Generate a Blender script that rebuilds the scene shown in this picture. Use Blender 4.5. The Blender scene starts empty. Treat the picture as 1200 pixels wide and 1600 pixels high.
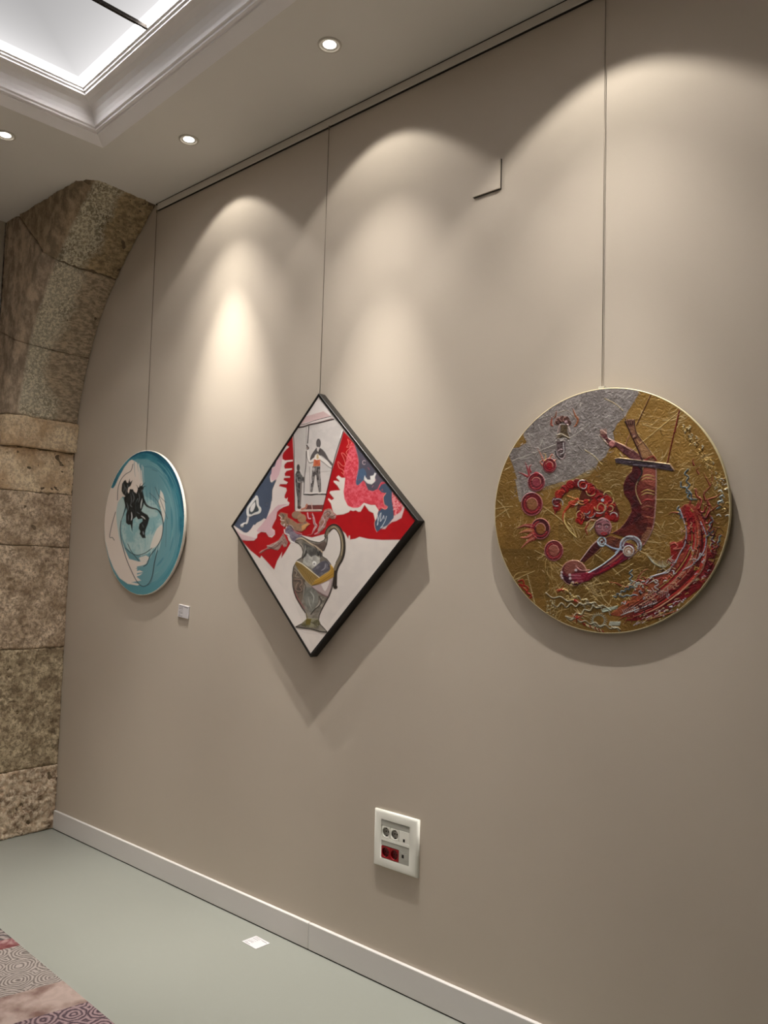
import bpy, bmesh, math, random
import numpy as np
from mathutils import Vector, noise, Matrix
C = bpy.context.scene.collection
SC = bpy.context.scene

# ------------------------------------------------------------------ camera
FPX, PAN, PITCH, ROLL = 1243.0, .7145, .0751, .0249
CAM = np.array([0., -2.4, 1.555])
_f = np.array([-math.sin(PAN)*math.cos(PITCH), math.cos(PAN)*math.cos(PITCH), math.sin(PITCH)])
_r = np.array([math.cos(PAN), math.sin(PAN), 0.]); _u = np.cross(_r, _f)
RR = _r*math.cos(ROLL)+_u*math.sin(ROLL); UU = -_r*math.sin(ROLL)+_u*math.cos(ROLL)
cd = bpy.data.cameras.new('camera'); cam = bpy.data.objects.new('camera', cd); C.objects.link(cam)
cam.matrix_world = Matrix(((RR[0], UU[0], -_f[0], CAM[0]), (RR[1], UU[1], -_f[1], CAM[1]), (RR[2], UU[2], -_f[2], CAM[2]), (0, 0, 0, 1)))
cd.sensor_fit = 'VERTICAL'; cd.sensor_height = 36; cd.lens = FPX/1600*36; cd.clip_start = .02
SC.camera = cam
# ------------------------------------------------------------------ world, exposure
w = bpy.data.worlds.new('world'); SC.world = w; w.use_nodes = True
w.node_tree.nodes['Background'].inputs[0].default_value = (.5, .5, .5, 1)
w.node_tree.nodes['Background'].inputs[1].default_value = .02
SC.view_settings.view_transform = 'Standard'; SC.view_settings.look = 'None'
SC.view_settings.gamma = 1; SC.view_settings.use_curve_mapping = False
SC.view_settings.exposure = 0.0
# lamp settings used by the downlight builder (colour, wide lobe, hot core)
LAMP_WARM = (1.0, .965, .90)
LAMP_WIDE, LAMP_MID, LAMP_CORE = 12.5, 78.0, 250.0
PANEL_BASE, PANEL_EDGE = .40, 38.0

ZC = 3.575          # ceiling height

def wl(x, y, D=0.0, k=0.0, cz=0.0):       # measured photograph point -> point on a plane at depth D in front of the wall, leaning by k
    d = _f+((x-600)/FPX)*RR-((y-800)/FPX)*UU
    t = (-D-k*(CAM[2]-cz)-CAM[1])/(d[1]+k*d[2]); P = CAM+d*t
    return float(P[0]), cz+float(P[2]-cz)*math.sqrt(1+k*k)

# ------------------------------------------------------------------ helpers
def tag(o, label=None, cat=None, group=None, kind=None):
    if label: o['label'] = label
    if cat: o['category'] = cat
    if group: o['group'] = group
    if kind: o['kind'] = kind
    return o

def obj(name, bm, mat, parent=None, smooth=False):
    me = bpy.data.meshes.new(name)
    if isinstance(bm, tuple): me.from_pydata(bm[0], [], bm[1])
    else: bm.to_mesh(me); bm.free()
    if mat: me.materials.append(mat)
    if smooth:
        for p in me.polygons: p.use_smooth = True
    o = bpy.data.objects.new(name, me); C.objects.link(o)
    if parent: o.parent = parent
    return o

def empty(name, loc=(0, 0, 0), rz=0):
    o = bpy.data.objects.new(name, None); C.objects.link(o); o.location = loc; o.rotation_euler.z = rz
    o.empty_display_size = .05
    return o

def box(bm, x0, x1, y0, y1, z0, z1, bevel=0, seg=2):
    r = bmesh.ops.create_cube(bm, size=1)
    vs = r['verts']
    for v in vs:
        v.co = Vector(((x0+x1)/2+v.co.x*(x1-x0), (y0+y1)/2+v.co.y*(y1-y0), (z0+z1)/2+v.co.z*(z1-z0)))
    if bevel:
        es = set(e for v in vs for e in v.link_edges)
        bmesh.ops.bevel(bm, geom=list(es), offset=bevel, segments=seg, affect='EDGES', profile=.5)
    return bm

def lathe(bm, prof, axis='Z', n=40, loc=(0, 0, 0), close=False):
    rings = []
    for r, h in prof:
        ring = []
        for i in range(n):
            a = 2*math.pi*i/n; c, s = r*math.cos(a), r*math.sin(a)
            p = (c, s, h) if axis == 'Z' else (c, -h, s)
            ring.append(bm.verts.new((p[0]+loc[0], p[1]+loc[1], p[2]+loc[2])))
        rings.append(ring)
    for a, b in zip(rings, rings[1:]):
        for i in range(n):
            bm.faces.new((a[i], a[(i+1) % n], b[(i+1) % n], b[i]))
    for ring in ((rings[0], rings[-1]) if close else ()):
        try: bm.faces.new(ring)
        except ValueError: pass
    bmesh.ops.recalc_face_normals(bm, faces=bm.faces)
    return bm

def tube(bm, pts, r, n=8):
    pts = [Vector(p) for p in pts]; rings = []
    for i, p in enumerate(pts):
        d = (pts[min(i+1, len(pts)-1)]-pts[max(i-1, 0)]).normalized()
        a = d.orthogonal().normalized() if abs(d.z) < .9 else Vector((1, 0, 0)); a = (a-d*a.dot(d)).normalized(); b = d.cross(a)
        rings.append([bm.verts.new(p+r*(math.cos(2*math.pi*k/n)*a+math.sin(2*math.pi*k/n)*b)) for k in range(n)])
    for A, B in zip(rings, rings[1:]):
        for k in range(n): bm.faces.new((A[k], A[(k+1) % n], B[(k+1) % n], B[k]))
    bm.faces.new(rings[0]); bm.faces.new(rings[-1]); bmesh.ops.recalc_face_normals(bm, faces=bm.faces)
    return bm

def lin(c):
    return tuple(((v/255)/12.92 if v/255 <= .04045 else ((v/255+.055)/1.055)**2.4) for v in c)

def mat(name, rgb, rough=.6, metal=0, spec=.4, noise_amt=0, noise_scale=20, bump=0, bump_scale=200, emit=None, coords='Object', stretch=None):
    m = bpy.data.materials.new(name); m.use_nodes = True; nt = m.node_tree; b = nt.nodes['Principled BSDF']
    col = lin(rgb)+(1,)
    b.inputs['Base Color'].default_value = col
    b.inputs['Roughness'].default_value = rough; b.inputs['Metallic'].default_value = metal
    b.inputs['Specular IOR Level'].default_value = spec
    tc = nt.nodes.new('ShaderNodeTexCoord'); mp = nt.nodes.new('ShaderNodeMapping')
    nt.links.new(tc.outputs[coords], mp.inputs[0])
    if stretch: mp.inputs['Scale'].default_value = stretch
    if noise_amt:
        n = nt.nodes.new('ShaderNodeTexNoise'); n.inputs['Scale'].default_value = noise_scale; n.inputs['Detail'].default_value = 4
        nt.links.new(mp.outputs[0], n.inputs['Vector'])
        mx = nt.nodes.new('ShaderNodeMix'); mx.data_type = 'RGBA'
        mx.inputs[6].default_value = tuple(c*(1-noise_amt) for c in col[:3])+(1,)
        mx.inputs[7].default_value = tuple(min(1, c*(1+noise_amt)) for c in col[:3])+(1,)
        nt.links.new(n.outputs[0], mx.inputs[0]); nt.links.new(mx.outputs[2], b.inputs['Base Color'])
    if bump:
        n = nt.nodes.new('ShaderNodeTexNoise'); n.inputs['Scale'].default_value = bump_scale; n.inputs['Detail'].default_value = 3
        nt.links.new(mp.outputs[0], n.inputs['Vector'])
        bu = nt.nodes.new('ShaderNodeBump'); bu.inputs['Strength'].default_value = bump; bu.inputs['Distance'].default_value = .002
        nt.links.new(n.outputs[0], bu.inputs['Height']); nt.links.new(bu.outputs[0], b.inputs['Normal'])
    if emit:
        b.inputs['Emission Color'].default_value = tuple(emit[:3])+(1,); b.inputs['Emission Strength'].default_value = emit[3]
    return m

M = {}
M['wall'] = mat('wall_paint', (183, 171, 156), .75, noise_amt=.025, noise_scale=3, bump=.12, bump_scale=350, spec=.25)
M['plaster'] = mat('pale_plaster', (185, 175, 160), .8, bump=.1, bump_scale=120, noise_amt=.03)
M['ceiling'] = mat('ceiling_paint', (226, 223, 218), .8, noise_amt=.015, noise_scale=4, spec=.2)
M['trim'] = mat('white_trim_paint', (240, 237, 238), .5, noise_amt=.01, noise_scale=5)
M['floor'] = mat('resin_floor', (135, 136, 128), .38, noise_amt=.02, noise_scale=2.5, spec=.4, bump=.03, bump_scale=12)
M['base'] = mat('baseboard_paint', (205, 200, 196), .42, noise_amt=.01, noise_scale=4)
M['rail'] = mat('rail_metal', (205, 198, 188), .5)
M['joint'] = mat('panel_joint', (58, 54, 50), .9, spec=.1)
M['dark'] = mat('dark_gap', (30, 24, 20), .8)
M['black'] = mat('black_lacquer', (14, 12, 11), .32, spec=.45, noise_amt=.1, noise_scale=8)
M['canvas'] = mat('raw_canvas', (205, 200, 188), .8, bump=.3, bump_scale=900)
M['steel'] = mat('steel_cable', (110, 100, 88), .35, metal=.8)
M['clip'] = mat('bright_clip', (225, 220, 205), .3, metal=.5)
M['plastic'] = mat('white_plastic', (232, 230, 220), .35, spec=.5)
M['plasticgrey'] = mat('grey_plastic', (172, 170, 160), .45)
M['socketwell'] = mat('socket_well', (168, 166, 156), .45)
M['redplastic'] = mat('red_plastic', (150, 6, 18), .35)
M['redwell'] = mat('red_socket_well', (112, 4, 14), .4)
M['paper'] = mat('white_card', (204, 199, 200), .6)
M['ink'] = mat('grey_ink', (70, 66, 70), .7)
M['mortar'] = mat('lime_mortar', (112, 96, 76), .95, noise_amt=.3, noise_scale=40, bump=.6, bump_scale=90)

# ------------------------------------------------------------------ large structure
X0, X1, Y1 = -4.75, 3.0, -5.2
bm = bmesh.new(); box(bm, X0-.2, X1, -.0, .2, -.05, ZC+.3)
tag(obj('wall_back', bm, M['wall']), 'taupe painted gallery wall behind the paintings', kind='structure')
bm = bmesh.new(); box(bm, X0-.2, X0, Y1, -.43, -.05, ZC+.3)
tag(obj('wall_left', bm, M['plaster']), 'pale plastered wall beyond the stone arch', kind='structure')
bm = bmesh.new(); box(bm, X1, X1+.2, Y1, .2, -.05, ZC+.3)
tag(obj('wall_right', bm, M['plaster']), 'plain wall closing the room on the right', kind='structure')
bm = bmesh.new(); box(bm, X0-.2, X1+.2, Y1-.2, Y1, -.05, ZC+.3)
tag(obj('wall_front', bm, M['plaster']), 'plain wall behind the viewer', kind='structure')
bm = bmesh.new(); box(bm, X0-.2, X1+.2, Y1-.2, .2, -.12, 0)
tag(obj('floor', bm, M['floor']), 'smooth pale grey-green resin floor', kind='structure')

# ceiling with the coffer opening (the coffer is slightly skew to the wall)
CA = -math.radians(3.65); CO = np.array([-3.492, -.517]); CL, CW = 3.055, 3.4
E1 = np.array([math.cos(CA), math.sin(CA)]); E2 = np.array([math.sin(CA), -math.cos(CA)])
def cof(a, b, z): p = CO+E1*a+E2*b; return (float(p[0]), float(p[1]), z)
o4 = [(X0-.2, .2), (X1+.2, .2), (X1+.2, Y1-.2), (X0-.2, Y1-.2)]
i4 = [cof(0, 0, 0)[:2], cof(CL, 0, 0)[:2], cof(CL, CW, 0)[:2], cof(0, CW, 0)[:2]]
V = [p+(ZC,) for p in o4]+[p+(ZC,) for p in i4]+[p+(ZC+.02,) for p in i4]
F = [(k, (k+1) % 4, 4+(k+1) % 4, 4+k) for k in range(4)]+[(4+k, 4+(k+1) % 4, 8+(k+1) % 4, 8+k) for k in range(4)]
tag(obj('ceiling', (V, F), M['ceiling']), 'flat off-white ceiling with recessed coffer opening', kind='structure')
# coffer cornice swept round the opening
prof = [(0, .01), (0, -.008), (.056, .014), (.058, .021), (.064, .021), (.066, .0175), (.074, .0200), (.076, .027), (.082, .028), (.086, .030),
        (.091, .044), (.098, .060), (.110, .079), (.128, .093), (.150, .100), (.168, .103), (.170, .099), (.180, .100), (.182, .108), (.190, .110), (.192, .117), (.2, .119), (.205, .135)]
V = []; F = []
for i, h in prof:
    V += [cof(i, i, ZC+h), cof(CL-i, i, ZC+h), cof(CL-i, CW-i, ZC+h), cof(i, CW-i, ZC+h)]
for k in range(len(prof)-1):
    for j in range(4): F.append((4*k+j, 4*k+(j+1) % 4, 4*k+4+(j+1) % 4, 4*k+4+j))
tag(obj('trim_1', (V, F), M['trim']), 'white moulded cornice running round the ceiling coffer', kind='structure')

# backlit panels
m = bpy.data.materials.new('backlit_panel'); m.use_nodes = True; nt = m.node_tree; nt.nodes.clear()
out = nt.nodes.new('ShaderNodeOutputMaterial'); em = nt.nodes.new('ShaderNodeEmission'); nt.links.new(em.outputs[0], out.inputs[0])
tc = nt.nodes.new('ShaderNodeTexCoord'); sx = nt.nodes.new('ShaderNodeSeparateXYZ'); nt.links.new(tc.outputs['Object'], sx.inputs[0])
def mth(op, a, b=None, c=None):
    n = nt.nodes.new('ShaderNodeMath'); n.operation = op
    for k, v in enumerate((a, b, c)):
        if v is None: continue
        if isinstance(v, (int, float)): n.inputs[k].default_value = v
        else: nt.links.new(v, n.inputs[k])
    return n.outputs[0]
da = mth('MINIMUM', mth('SUBTRACT', sx.outputs[0], .205), mth('SUBTRACT', CL-.205, sx.outputs[0]))
db = mth('MINIMUM', mth('SUBTRACT', mth('MULTIPLY', sx.outputs[1], -1), .205), mth('SUBTRACT', CW-.205, mth('MULTIPLY', sx.outputs[1], -1)))
d = mth('MINIMUM', da, db)
mr = nt.nodes.new('ShaderNodeMapRange'); mr.interpolation_type = 'SMOOTHSTEP'
mr.inputs[1].default_value = .012; mr.inputs[2].default_value = .036; mr.inputs[3].default_value = 1; mr.inputs[4].default_value = 0
nt.links.new(d, mr.inputs[0])
soft = mth('POWER', 2.718, mth('MULTIPLY', d, -6.0))
st = mth('ADD', mth('MULTIPLY', mr.outputs[0], PANEL_EDGE), mth('ADD', PANEL_BASE, mth('MULTIPLY', soft, .55)))
nt.links.new(st, em.inputs[1]); em.inputs[0].default_value = (1, .975, .97, 1)
M['panel'] = m
bl = empty('backlit_ceiling', (CO[0], CO[1], ZC), CA)
tag(bl, 'backlit white ceiling panels glowing brightest along their edges inside the moulded coffer', 'ceiling light')
x = .205; mull = [.205+.565*k for k in range(1, 5)]
for k in range(5):
    xa = .205+.565*k+(.006 if k else 0); xb = min(.205+.565*(k+1)-.006, CL-.205)
    bm = bmesh.new(); box(bm, xa, xb, -(CW-.2), -.2, .133, .138)
    obj('panel', bm, M['panel'], bl)
for xm in mull:
    bm = bmesh.new(); box(bm, xm-.006, xm+.006, -(CW-.2), -.2, .118, .145)
    obj('joint_strip', bm, M['joint'], bl)

# picture rail
bm = bmesh.new()
rl = tag(empty('picture_rail', ((X1+X0)/2, 0, ZC-.05)), 'long slim metal picture hanging rail where wall meets ceiling', 'picture rail')
cx = (X1+X0)/2
def rel(bm, o=(cx, 0, ZC-.05)):
    bmesh.ops.translate(bm, verts=bm.verts, vec=(-o[0], -o[1], -o[2])); return bm
bm = bmesh.new(); box(bm, -3.80, X1, -.011, -.0, ZC-.042, ZC-.006, .0015, 1); obj('track', rel(bm), M['rail'], rl)
bm = bmesh.new(); box(bm, -3.80, X1, -.0075, 0, ZC-.0450, ZC-.0420); obj('lower_lip', rel(bm), M['dark'], rl)
bm = bmesh.new(); box(bm, -3.82, X1, -.008, 0, ZC-.006, ZC-.0005); obj('shadow_gap', rel(bm), M['dark'], rl)

# baseboard
bb = tag(empty('baseboard_back', (0, 0, 0)), 'off-white skirting board along the taupe wall', kind='structure')
for a, b in ((-4.585, -2.4235), (-2.4215, .4), (.402, X1)):
    bm = bmesh.new(); box(bm, a, b, -.016, -.0, .004, .108, .0035, 3); obj('board', bm, M['base'], bb)
bm = bmesh.new(); box(bm, -4.58, X1, -.013, -.0, .0, .0045); obj('floor_joint', bm, M['dark'], bb)

# ------------------------------------------------------------------ stone arch and pier
def stone_mat(name, c1, c2, c3, spk=.5, scale=9, rough_bump=1.0, fine=70, zone=None):
    m = bpy.data.materials.new(name); m.use_nodes = True; nt = m.node_tree; b = nt.nodes['Principled BSDF']
    N = nt.nodes.new; L = nt.links.new
    tc = N('ShaderNodeTexCoord'); oi = N('ShaderNodeObjectInfo')
    n1 = N('ShaderNodeTexNoise'); n1.inputs['Scale'].default_value = scale; n1.inputs['Detail'].default_value = 6; n1.inputs['Roughness'].default_value = .65
    r1 = N('ShaderNodeValToRGB'); r1.color_ramp.elements[0].position = .40; r1.color_ramp.elements[1].position = .60
    r1.color_ramp.elements[0].color = lin(c1)+(1,); r1.color_ramp.elements[1].color = lin(c2)+(1,)
    n2 = N('ShaderNodeTexNoise'); n2.inputs['Scale'].default_value = fine; n2.inputs['Detail'].default_value = 5; n2.inputs['Roughness'].default_value = .8
    r2 = N('ShaderNodeValToRGB'); r2.color_ramp.elements[0].position = .46; r2.color_ramp.elements[1].position = .56
    n3 = N('ShaderNodeTexVoronoi'); n3.inputs['Scale'].default_value = 34
    r3 = N('ShaderNodeValToRGB'); r3.color_ramp.elements[0].position = .04; r3.color_ramp.elements[1].position = .12
    n4 = N('ShaderNodeTexNoise'); n4.inputs['Scale'].default_value = 3.2; n4.inputs['Detail'].default_value = 3
    for n in (n1, n2, n3, n4): L(tc.outputs['Object'], n.inputs['Vector'])
    L(n1.outputs[0], r1.inputs[0]); L(n2.outputs[0], r2.inputs[0]); L(n3.outputs[0], r3.inputs[0])
    mx = N('ShaderNodeMix'); mx.data_type = 'RGBA'; mx.inputs[7].default_value = lin(c3)+(1,)
    L(r1.outputs[0], mx.inputs[6])
    mu = N('ShaderNodeMath'); mu.operation = 'MULTIPLY'; mu.inputs[1].default_value = spk; L(r2.outputs[0], mu.inputs[0]); L(mu.outputs[0], mx.inputs[0])
    # dark pits
    mp = N('ShaderNodeMix'); mp.data_type = 'RGBA'; mp.inputs[6].default_value = lin((52, 42, 32))+(1,)
    g = N('ShaderNodeMath'); g.operation = 'GREATER_THAN'; g.inputs[1].default_value = .53; L(n4.outputs[0], g.inputs[0])
    inv = N('ShaderNodeMath'); inv.operation = 'SUBTRACT'; inv.inputs[0].default_value = 1; L(g.outputs[0], inv.inputs[1])
    mxx = N('ShaderNodeMath'); mxx.operation = 'MAXIMUM'; L(r3.outputs[0], mxx.inputs[0]); L(inv.outputs[0], mxx.inputs[1])
    last = mx.outputs[2]
    if zone:                                                      # (colour toward the wall, colour of the dressed arris)
        sp = N('ShaderNodeSeparateXYZ'); L(tc.outputs['Object'], sp.inputs[0])
        wn = N('ShaderNodeMath'); wn.operation = 'MULTIPLY_ADD'; wn.inputs[1].default_value = .34; L(n4.outputs[0], wn.inputs[0]); L(sp.outputs[1], wn.inputs[2])
        for pos, colr, lo, hi in ((.185, zone[0], 0, .95), (-.02, zone[1], 1, 0)):
            rg_ = N('ShaderNodeMapRange'); rg_.inputs[1].default_value = pos-.03; rg_.inputs[2].default_value = pos+.03; rg_.inputs[3].default_value = lo; rg_.inputs[4].default_value = hi
            L(wn.outputs[0] if lo == 0 else sp.outputs[1], rg_.inputs[0])
            if lo == 1: rg_.inputs[1].default_value = -.170; rg_.inputs[2].default_value = -.155
            q1 = N('ShaderNodeTexNoise'); q1.inputs['Scale'].default_value = 26 if lo == 0 else 14; q1.inputs['Detail'].default_value = 6; q1.inputs['Roughness'].default_value = .75
            mpp = N('ShaderNodeMapping'); mpp.inputs['Scale'].default_value = (1, 1, 2.6) if lo == 0 else (1, 1, .5); mpp.inputs['Rotation'].default_value = (.5, 0, 0) if lo == 0 else (0, 0, 0)
            L(tc.outputs['Object'], mpp.inputs[0]); L(mpp.outputs[0], q1.inputs['Vector'])
            q2 = N('ShaderNodeValToRGB'); q2.color_ramp.elements[0].position = .42; q2.color_ramp.elements[1].position = .58
            q2.color_ramp.elements[0].color = tuple(v*.48 for v in lin(colr))+(1,); q2.color_ramp.elements[1].color = lin(colr)+(1,); L(q1.outputs[0], q2.inputs[0])
            mz = N('ShaderNodeMix'); mz.data_type = 'RGBA'; L(rg_.outputs[0], mz.inputs[0]); L(last, mz.inputs[6]); L(q2.outputs[0], mz.inputs[7]); last = mz.outputs[2]
    L(mxx.outputs[0], mp.inputs[0]); L(last, mp.inputs[7]); L(mp.outputs[2], b.inputs['Base Color'])
    b.inputs['Roughness'].default_value = .92; b.inputs['Specular IOR Level'].default_value = .2
    b1 = N('ShaderNodeBump'); b1.inputs['Distance'].default_value = .006; b1.inputs['Strength'].default_value = .9*rough_bump; L(n2.outputs[0], b1.inputs['Height'])
    b2 = N('ShaderNodeBump'); b2.inputs['Distance'].default_value = .006; b2.inputs['Strength'].default_value = .8; L(mxx.outputs[0], b2.inputs['Height'])
    L(b1.outputs[0], b2.inputs['Normal']); L(b2.outputs[0], b.inputs['Normal'])
    return m
SM = {
 'tan': stone_mat('tan_limestone', (174, 151, 124), (234, 212, 184), (126, 105, 88), .7, 8, 1.2, 60),
 'grey': stone_mat('grey_granular_stone', (152, 141, 118), (185, 176, 153), (240, 230, 206), .95, 6, 1.6, 62, zone=((212, 191, 161), (205, 183, 158))),
 'slate': stone_mat('layered_stone', (128, 118, 98), (170, 158, 132), (234, 227, 202), .9, 6, 1.6, 55, zone=((200, 176, 137), (185, 163, 135))),
 'brown': stone_mat('brown_rough_stone', (145, 120, 98), (210, 183, 155), (244, 227, 202), .7, 12, 1.6, 45),
 'buff': stone_mat('buff_stone', (205, 176, 139), (244, 225, 191), (168, 141, 116), .6, 6, 1, 50),
 'olive': stone_mat('mottled_stone', (157, 138, 111), (218, 200, 167), (116, 99, 79), .75, 10, 1.4, 55),
}
EZ = [-.01, 1.9, 2.3, 2.46, 2.727, 2.949, 3.14, 3.285, 3.437, 3.6]
EX = [-4.592, -4.59, -4.585, -4.575, -4.506, -4.416, -4.289, -4.161, -4.005, -3.80]
zz = np.linspace(-.01, 3.6, 1200); xx = np.interp(zz, EZ, EX)
k = 41; ker = np.ones(k)/k                                     # round the polyline of the intrados
xs = np.concatenate([np.full(k//2, xx[0]), xx, xx[-1]+np.arange(1, k//2+1)*(xx[-1]-xx[-2])]); xx = np.convolve(xs, ker, 'valid')
def curve(z):
    x = np.interp(z, zz, xx); dx = (np.interp(z+.02, zz, xx)-np.interp(z-.02, zz, xx))/.04
    n = Vector((1, 0, -dx)).normalized()
    return Vector((x, 0, z)), n

def fbm(p, o=4):
    return noise.fractal(p, .7, 2.1, o)

arch = tag(empty('stone_arch', (-4.6, -.2, 0)), 'weathered stone pier curving up into an arch beside the taupe wall', 'arch')
arch['kind'] = 'structure'
def stone(z0, z1, kind, proud=0.0, chamfer=True, rough=.005, seed=0, step=.0065, slope=0.0, g0=.0012, g1=.0012):
    """one course: soffit face, chamfered arris and side face, as a closed shell with softened edges"""
    yab, ybc = (-.355, -.425) if chamfer else (-.452, -.460)
    set_b = .062 if chamfer else .010
    sec = []                                                     # (y, depth behind face)
    for t in np.linspace(0, 1, max(6, int(abs(yab)/step))): sec.append((-.002+t*(yab+.002), 0.0))
    for t in np.linspace(0, 1, 7 if chamfer else 3)[1:]: sec.append((yab+t*(ybc-yab), set_b*t))
    for t in np.linspace(0, 1, 22)[1:]: sec.append((ybc, set_b+t*(1.0-set_b)))
    nz = max(5, int((z1-z0)/(step*1.15)))
    V = []; F = []; W = len(sec)
    for j in range(nz+1):
        tz = j/nz
        for i, (y, dep) in enumerate(sec):
            z = z0+g0+tz*(z1-z0-g0-g1)+slope*(y+.18)
            zn = lambda zj: noise.noise(Vector((y*7, zj*5, 2)))*.007+noise.noise(Vector((y*30, zj*5, 7)))*.003
            z += zn(z0)*(1-tz)+zn(z1)*tz
            P, n = curve(z)
            e = min(tz, 1-tz)*(z1-z0); ey = min(-y, 9)
            p = P+n*(proud-dep); p.y = y
            q = Vector((p.x*1.0+seed*3.1, p.y, p.z))
            h = fbm(q*8, 3)*rough+fbm(q*34, 4)*rough*.9-max(0, fbm(q*16+Vector((9, 3, 1)), 3)-.35)*rough*2.2
            soft = -.004*max(0, 1-e/.010)**2-.003*max(0, 1-ey/.01)
            edge = fbm(q*30, 2)*.004*max(0, 1-e/.02)
            if dep <= set_b+1e-6 and i < W-21:
                p += n*(h+soft+edge)
                if dep > 0: p.y += -(h+soft)*.6
            else: p.y += -(h+soft)
            p.x = max(p.x, -4.752) if dep > .1 else p.x
            p.z = min(p.z, ZC+.012)
            V.append(tuple(p-Vector(arch.location)))
    for j in range(nz):
        for i in range(W-1): F.append((j*W+i, j*W+i+1, (j+1)*W+i+1, (j+1)*W+i))
    # return faces into the joints
    for j, s in ((0, 1), (nz, -1)):
        b = len(V)
        for i, (y, dep) in enumerate(sec):
            v = V[j*W+i]; V.append((v[0]-(.03 if dep < .1 else 0), v[1]+(.03 if dep >= .1 else 0), v[2]))
        for i in range(W-1): F.append((j*W+i, j*W+i+1, b+i+1, b+i) if s < 0 else (j*W+i+1, j*W+i, b+i, b+i+1))
    return obj('stone', (V, F), SM[kind], arch, smooth=True)
courses = [(0, .372, 'brown', .004, False, .010, .05), (.372, 1.06, 'olive', 0, False, .005, 0), (1.06, 1.655, 'tan', .002, False, .005, 0),
           (1.655, 1.97, 'tan', 0, False, .005, 0), (1.97, 2.228, 'buff', -.004, True, .003, 0), (2.228, 2.405, 'buff', .024, True, .004, 0),
           (2.405, 2.80, 'grey', .002, True, .004, .0), (2.80, 3.228, 'grey', 0, True, .004, .0), (3.228, 3.59, 'slate', .002, True, .006, .0)]
for k, (a, b, kd, pr_, ch, rg, sl) in enumerate(courses):
    stone(a, b, kd, pr_, ch, rg, k+1, g0=.005 if k == 8 else .0015, g1=.002 if k == 3 else .0015)
# mortar core behind the joints
V = []; F = []
sec = [(-.001, .007), (-.35, .007), (-.412, .070), (-.412, 1.0)]
zs = np.linspace(0, 3.59, 60)
for z in zs:
    P, n = curve(z)
    for y, dep in sec:
        p = P-n*dep; p.y = y; p.x = max(p.x, -4.752) if dep > .1 else p.x; p.z = min(p.z, ZC+.01); V.append(tuple(p-Vector(arch.location)))
for j in range(len(zs)-1):
    for i in range(3): F.append((j*4+i, j*4+i+1, j*4+5+i, j*4+4+i))
obj('mortar', (V, F), M['mortar'], arch)

# ------------------------------------------------------------------ painted surfaces: dense relief meshes with pigment per vertex
def smooth_line(pts, n=6):
    P = np.array(pts, float)
    if len(P) < 3: return P
    Q = np.vstack([2*P[0]-P[1], P, 2*P[-1]-P[-2]]); o = []
    for i in range(1, len(Q)-2):
        for t in np.arange(n)/n:
            o.append(.5*((2*Q[i])+(-Q[i-1]+Q[i+1])*t+(2*Q[i-1]-5*Q[i]+4*Q[i+1]-Q[i+2])*t*t+(-Q[i-1]+3*Q[i]-3*Q[i+1]+Q[i+2])*t**3))
    o.append(P[-1]); return np.array(o)

def vnoise(X, Y, seed):
    xi = np.floor(X).astype(np.int64); yi = np.floor(Y).astype(np.int64); fx = X-xi; fy = Y-yi
    fx = fx*fx*(3-2*fx); fy = fy*fy*(3-2*fy)
    def h(a, b):
        n = (a*374761393+b*668265263+seed*1442695041) & 0x7fffffff
        n = ((n ^ (n >> 13))*1274126177) & 0x7fffffff
        return ((n ^ (n >> 16)) & 0xffff)/65535.
    return (h(xi, yi)*(1-fx)+h(xi+1, yi)*fx)*(1-fy)+(h(xi, yi+1)*(1-fx)+h(xi+1, yi+1)*fx)*fy

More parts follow.
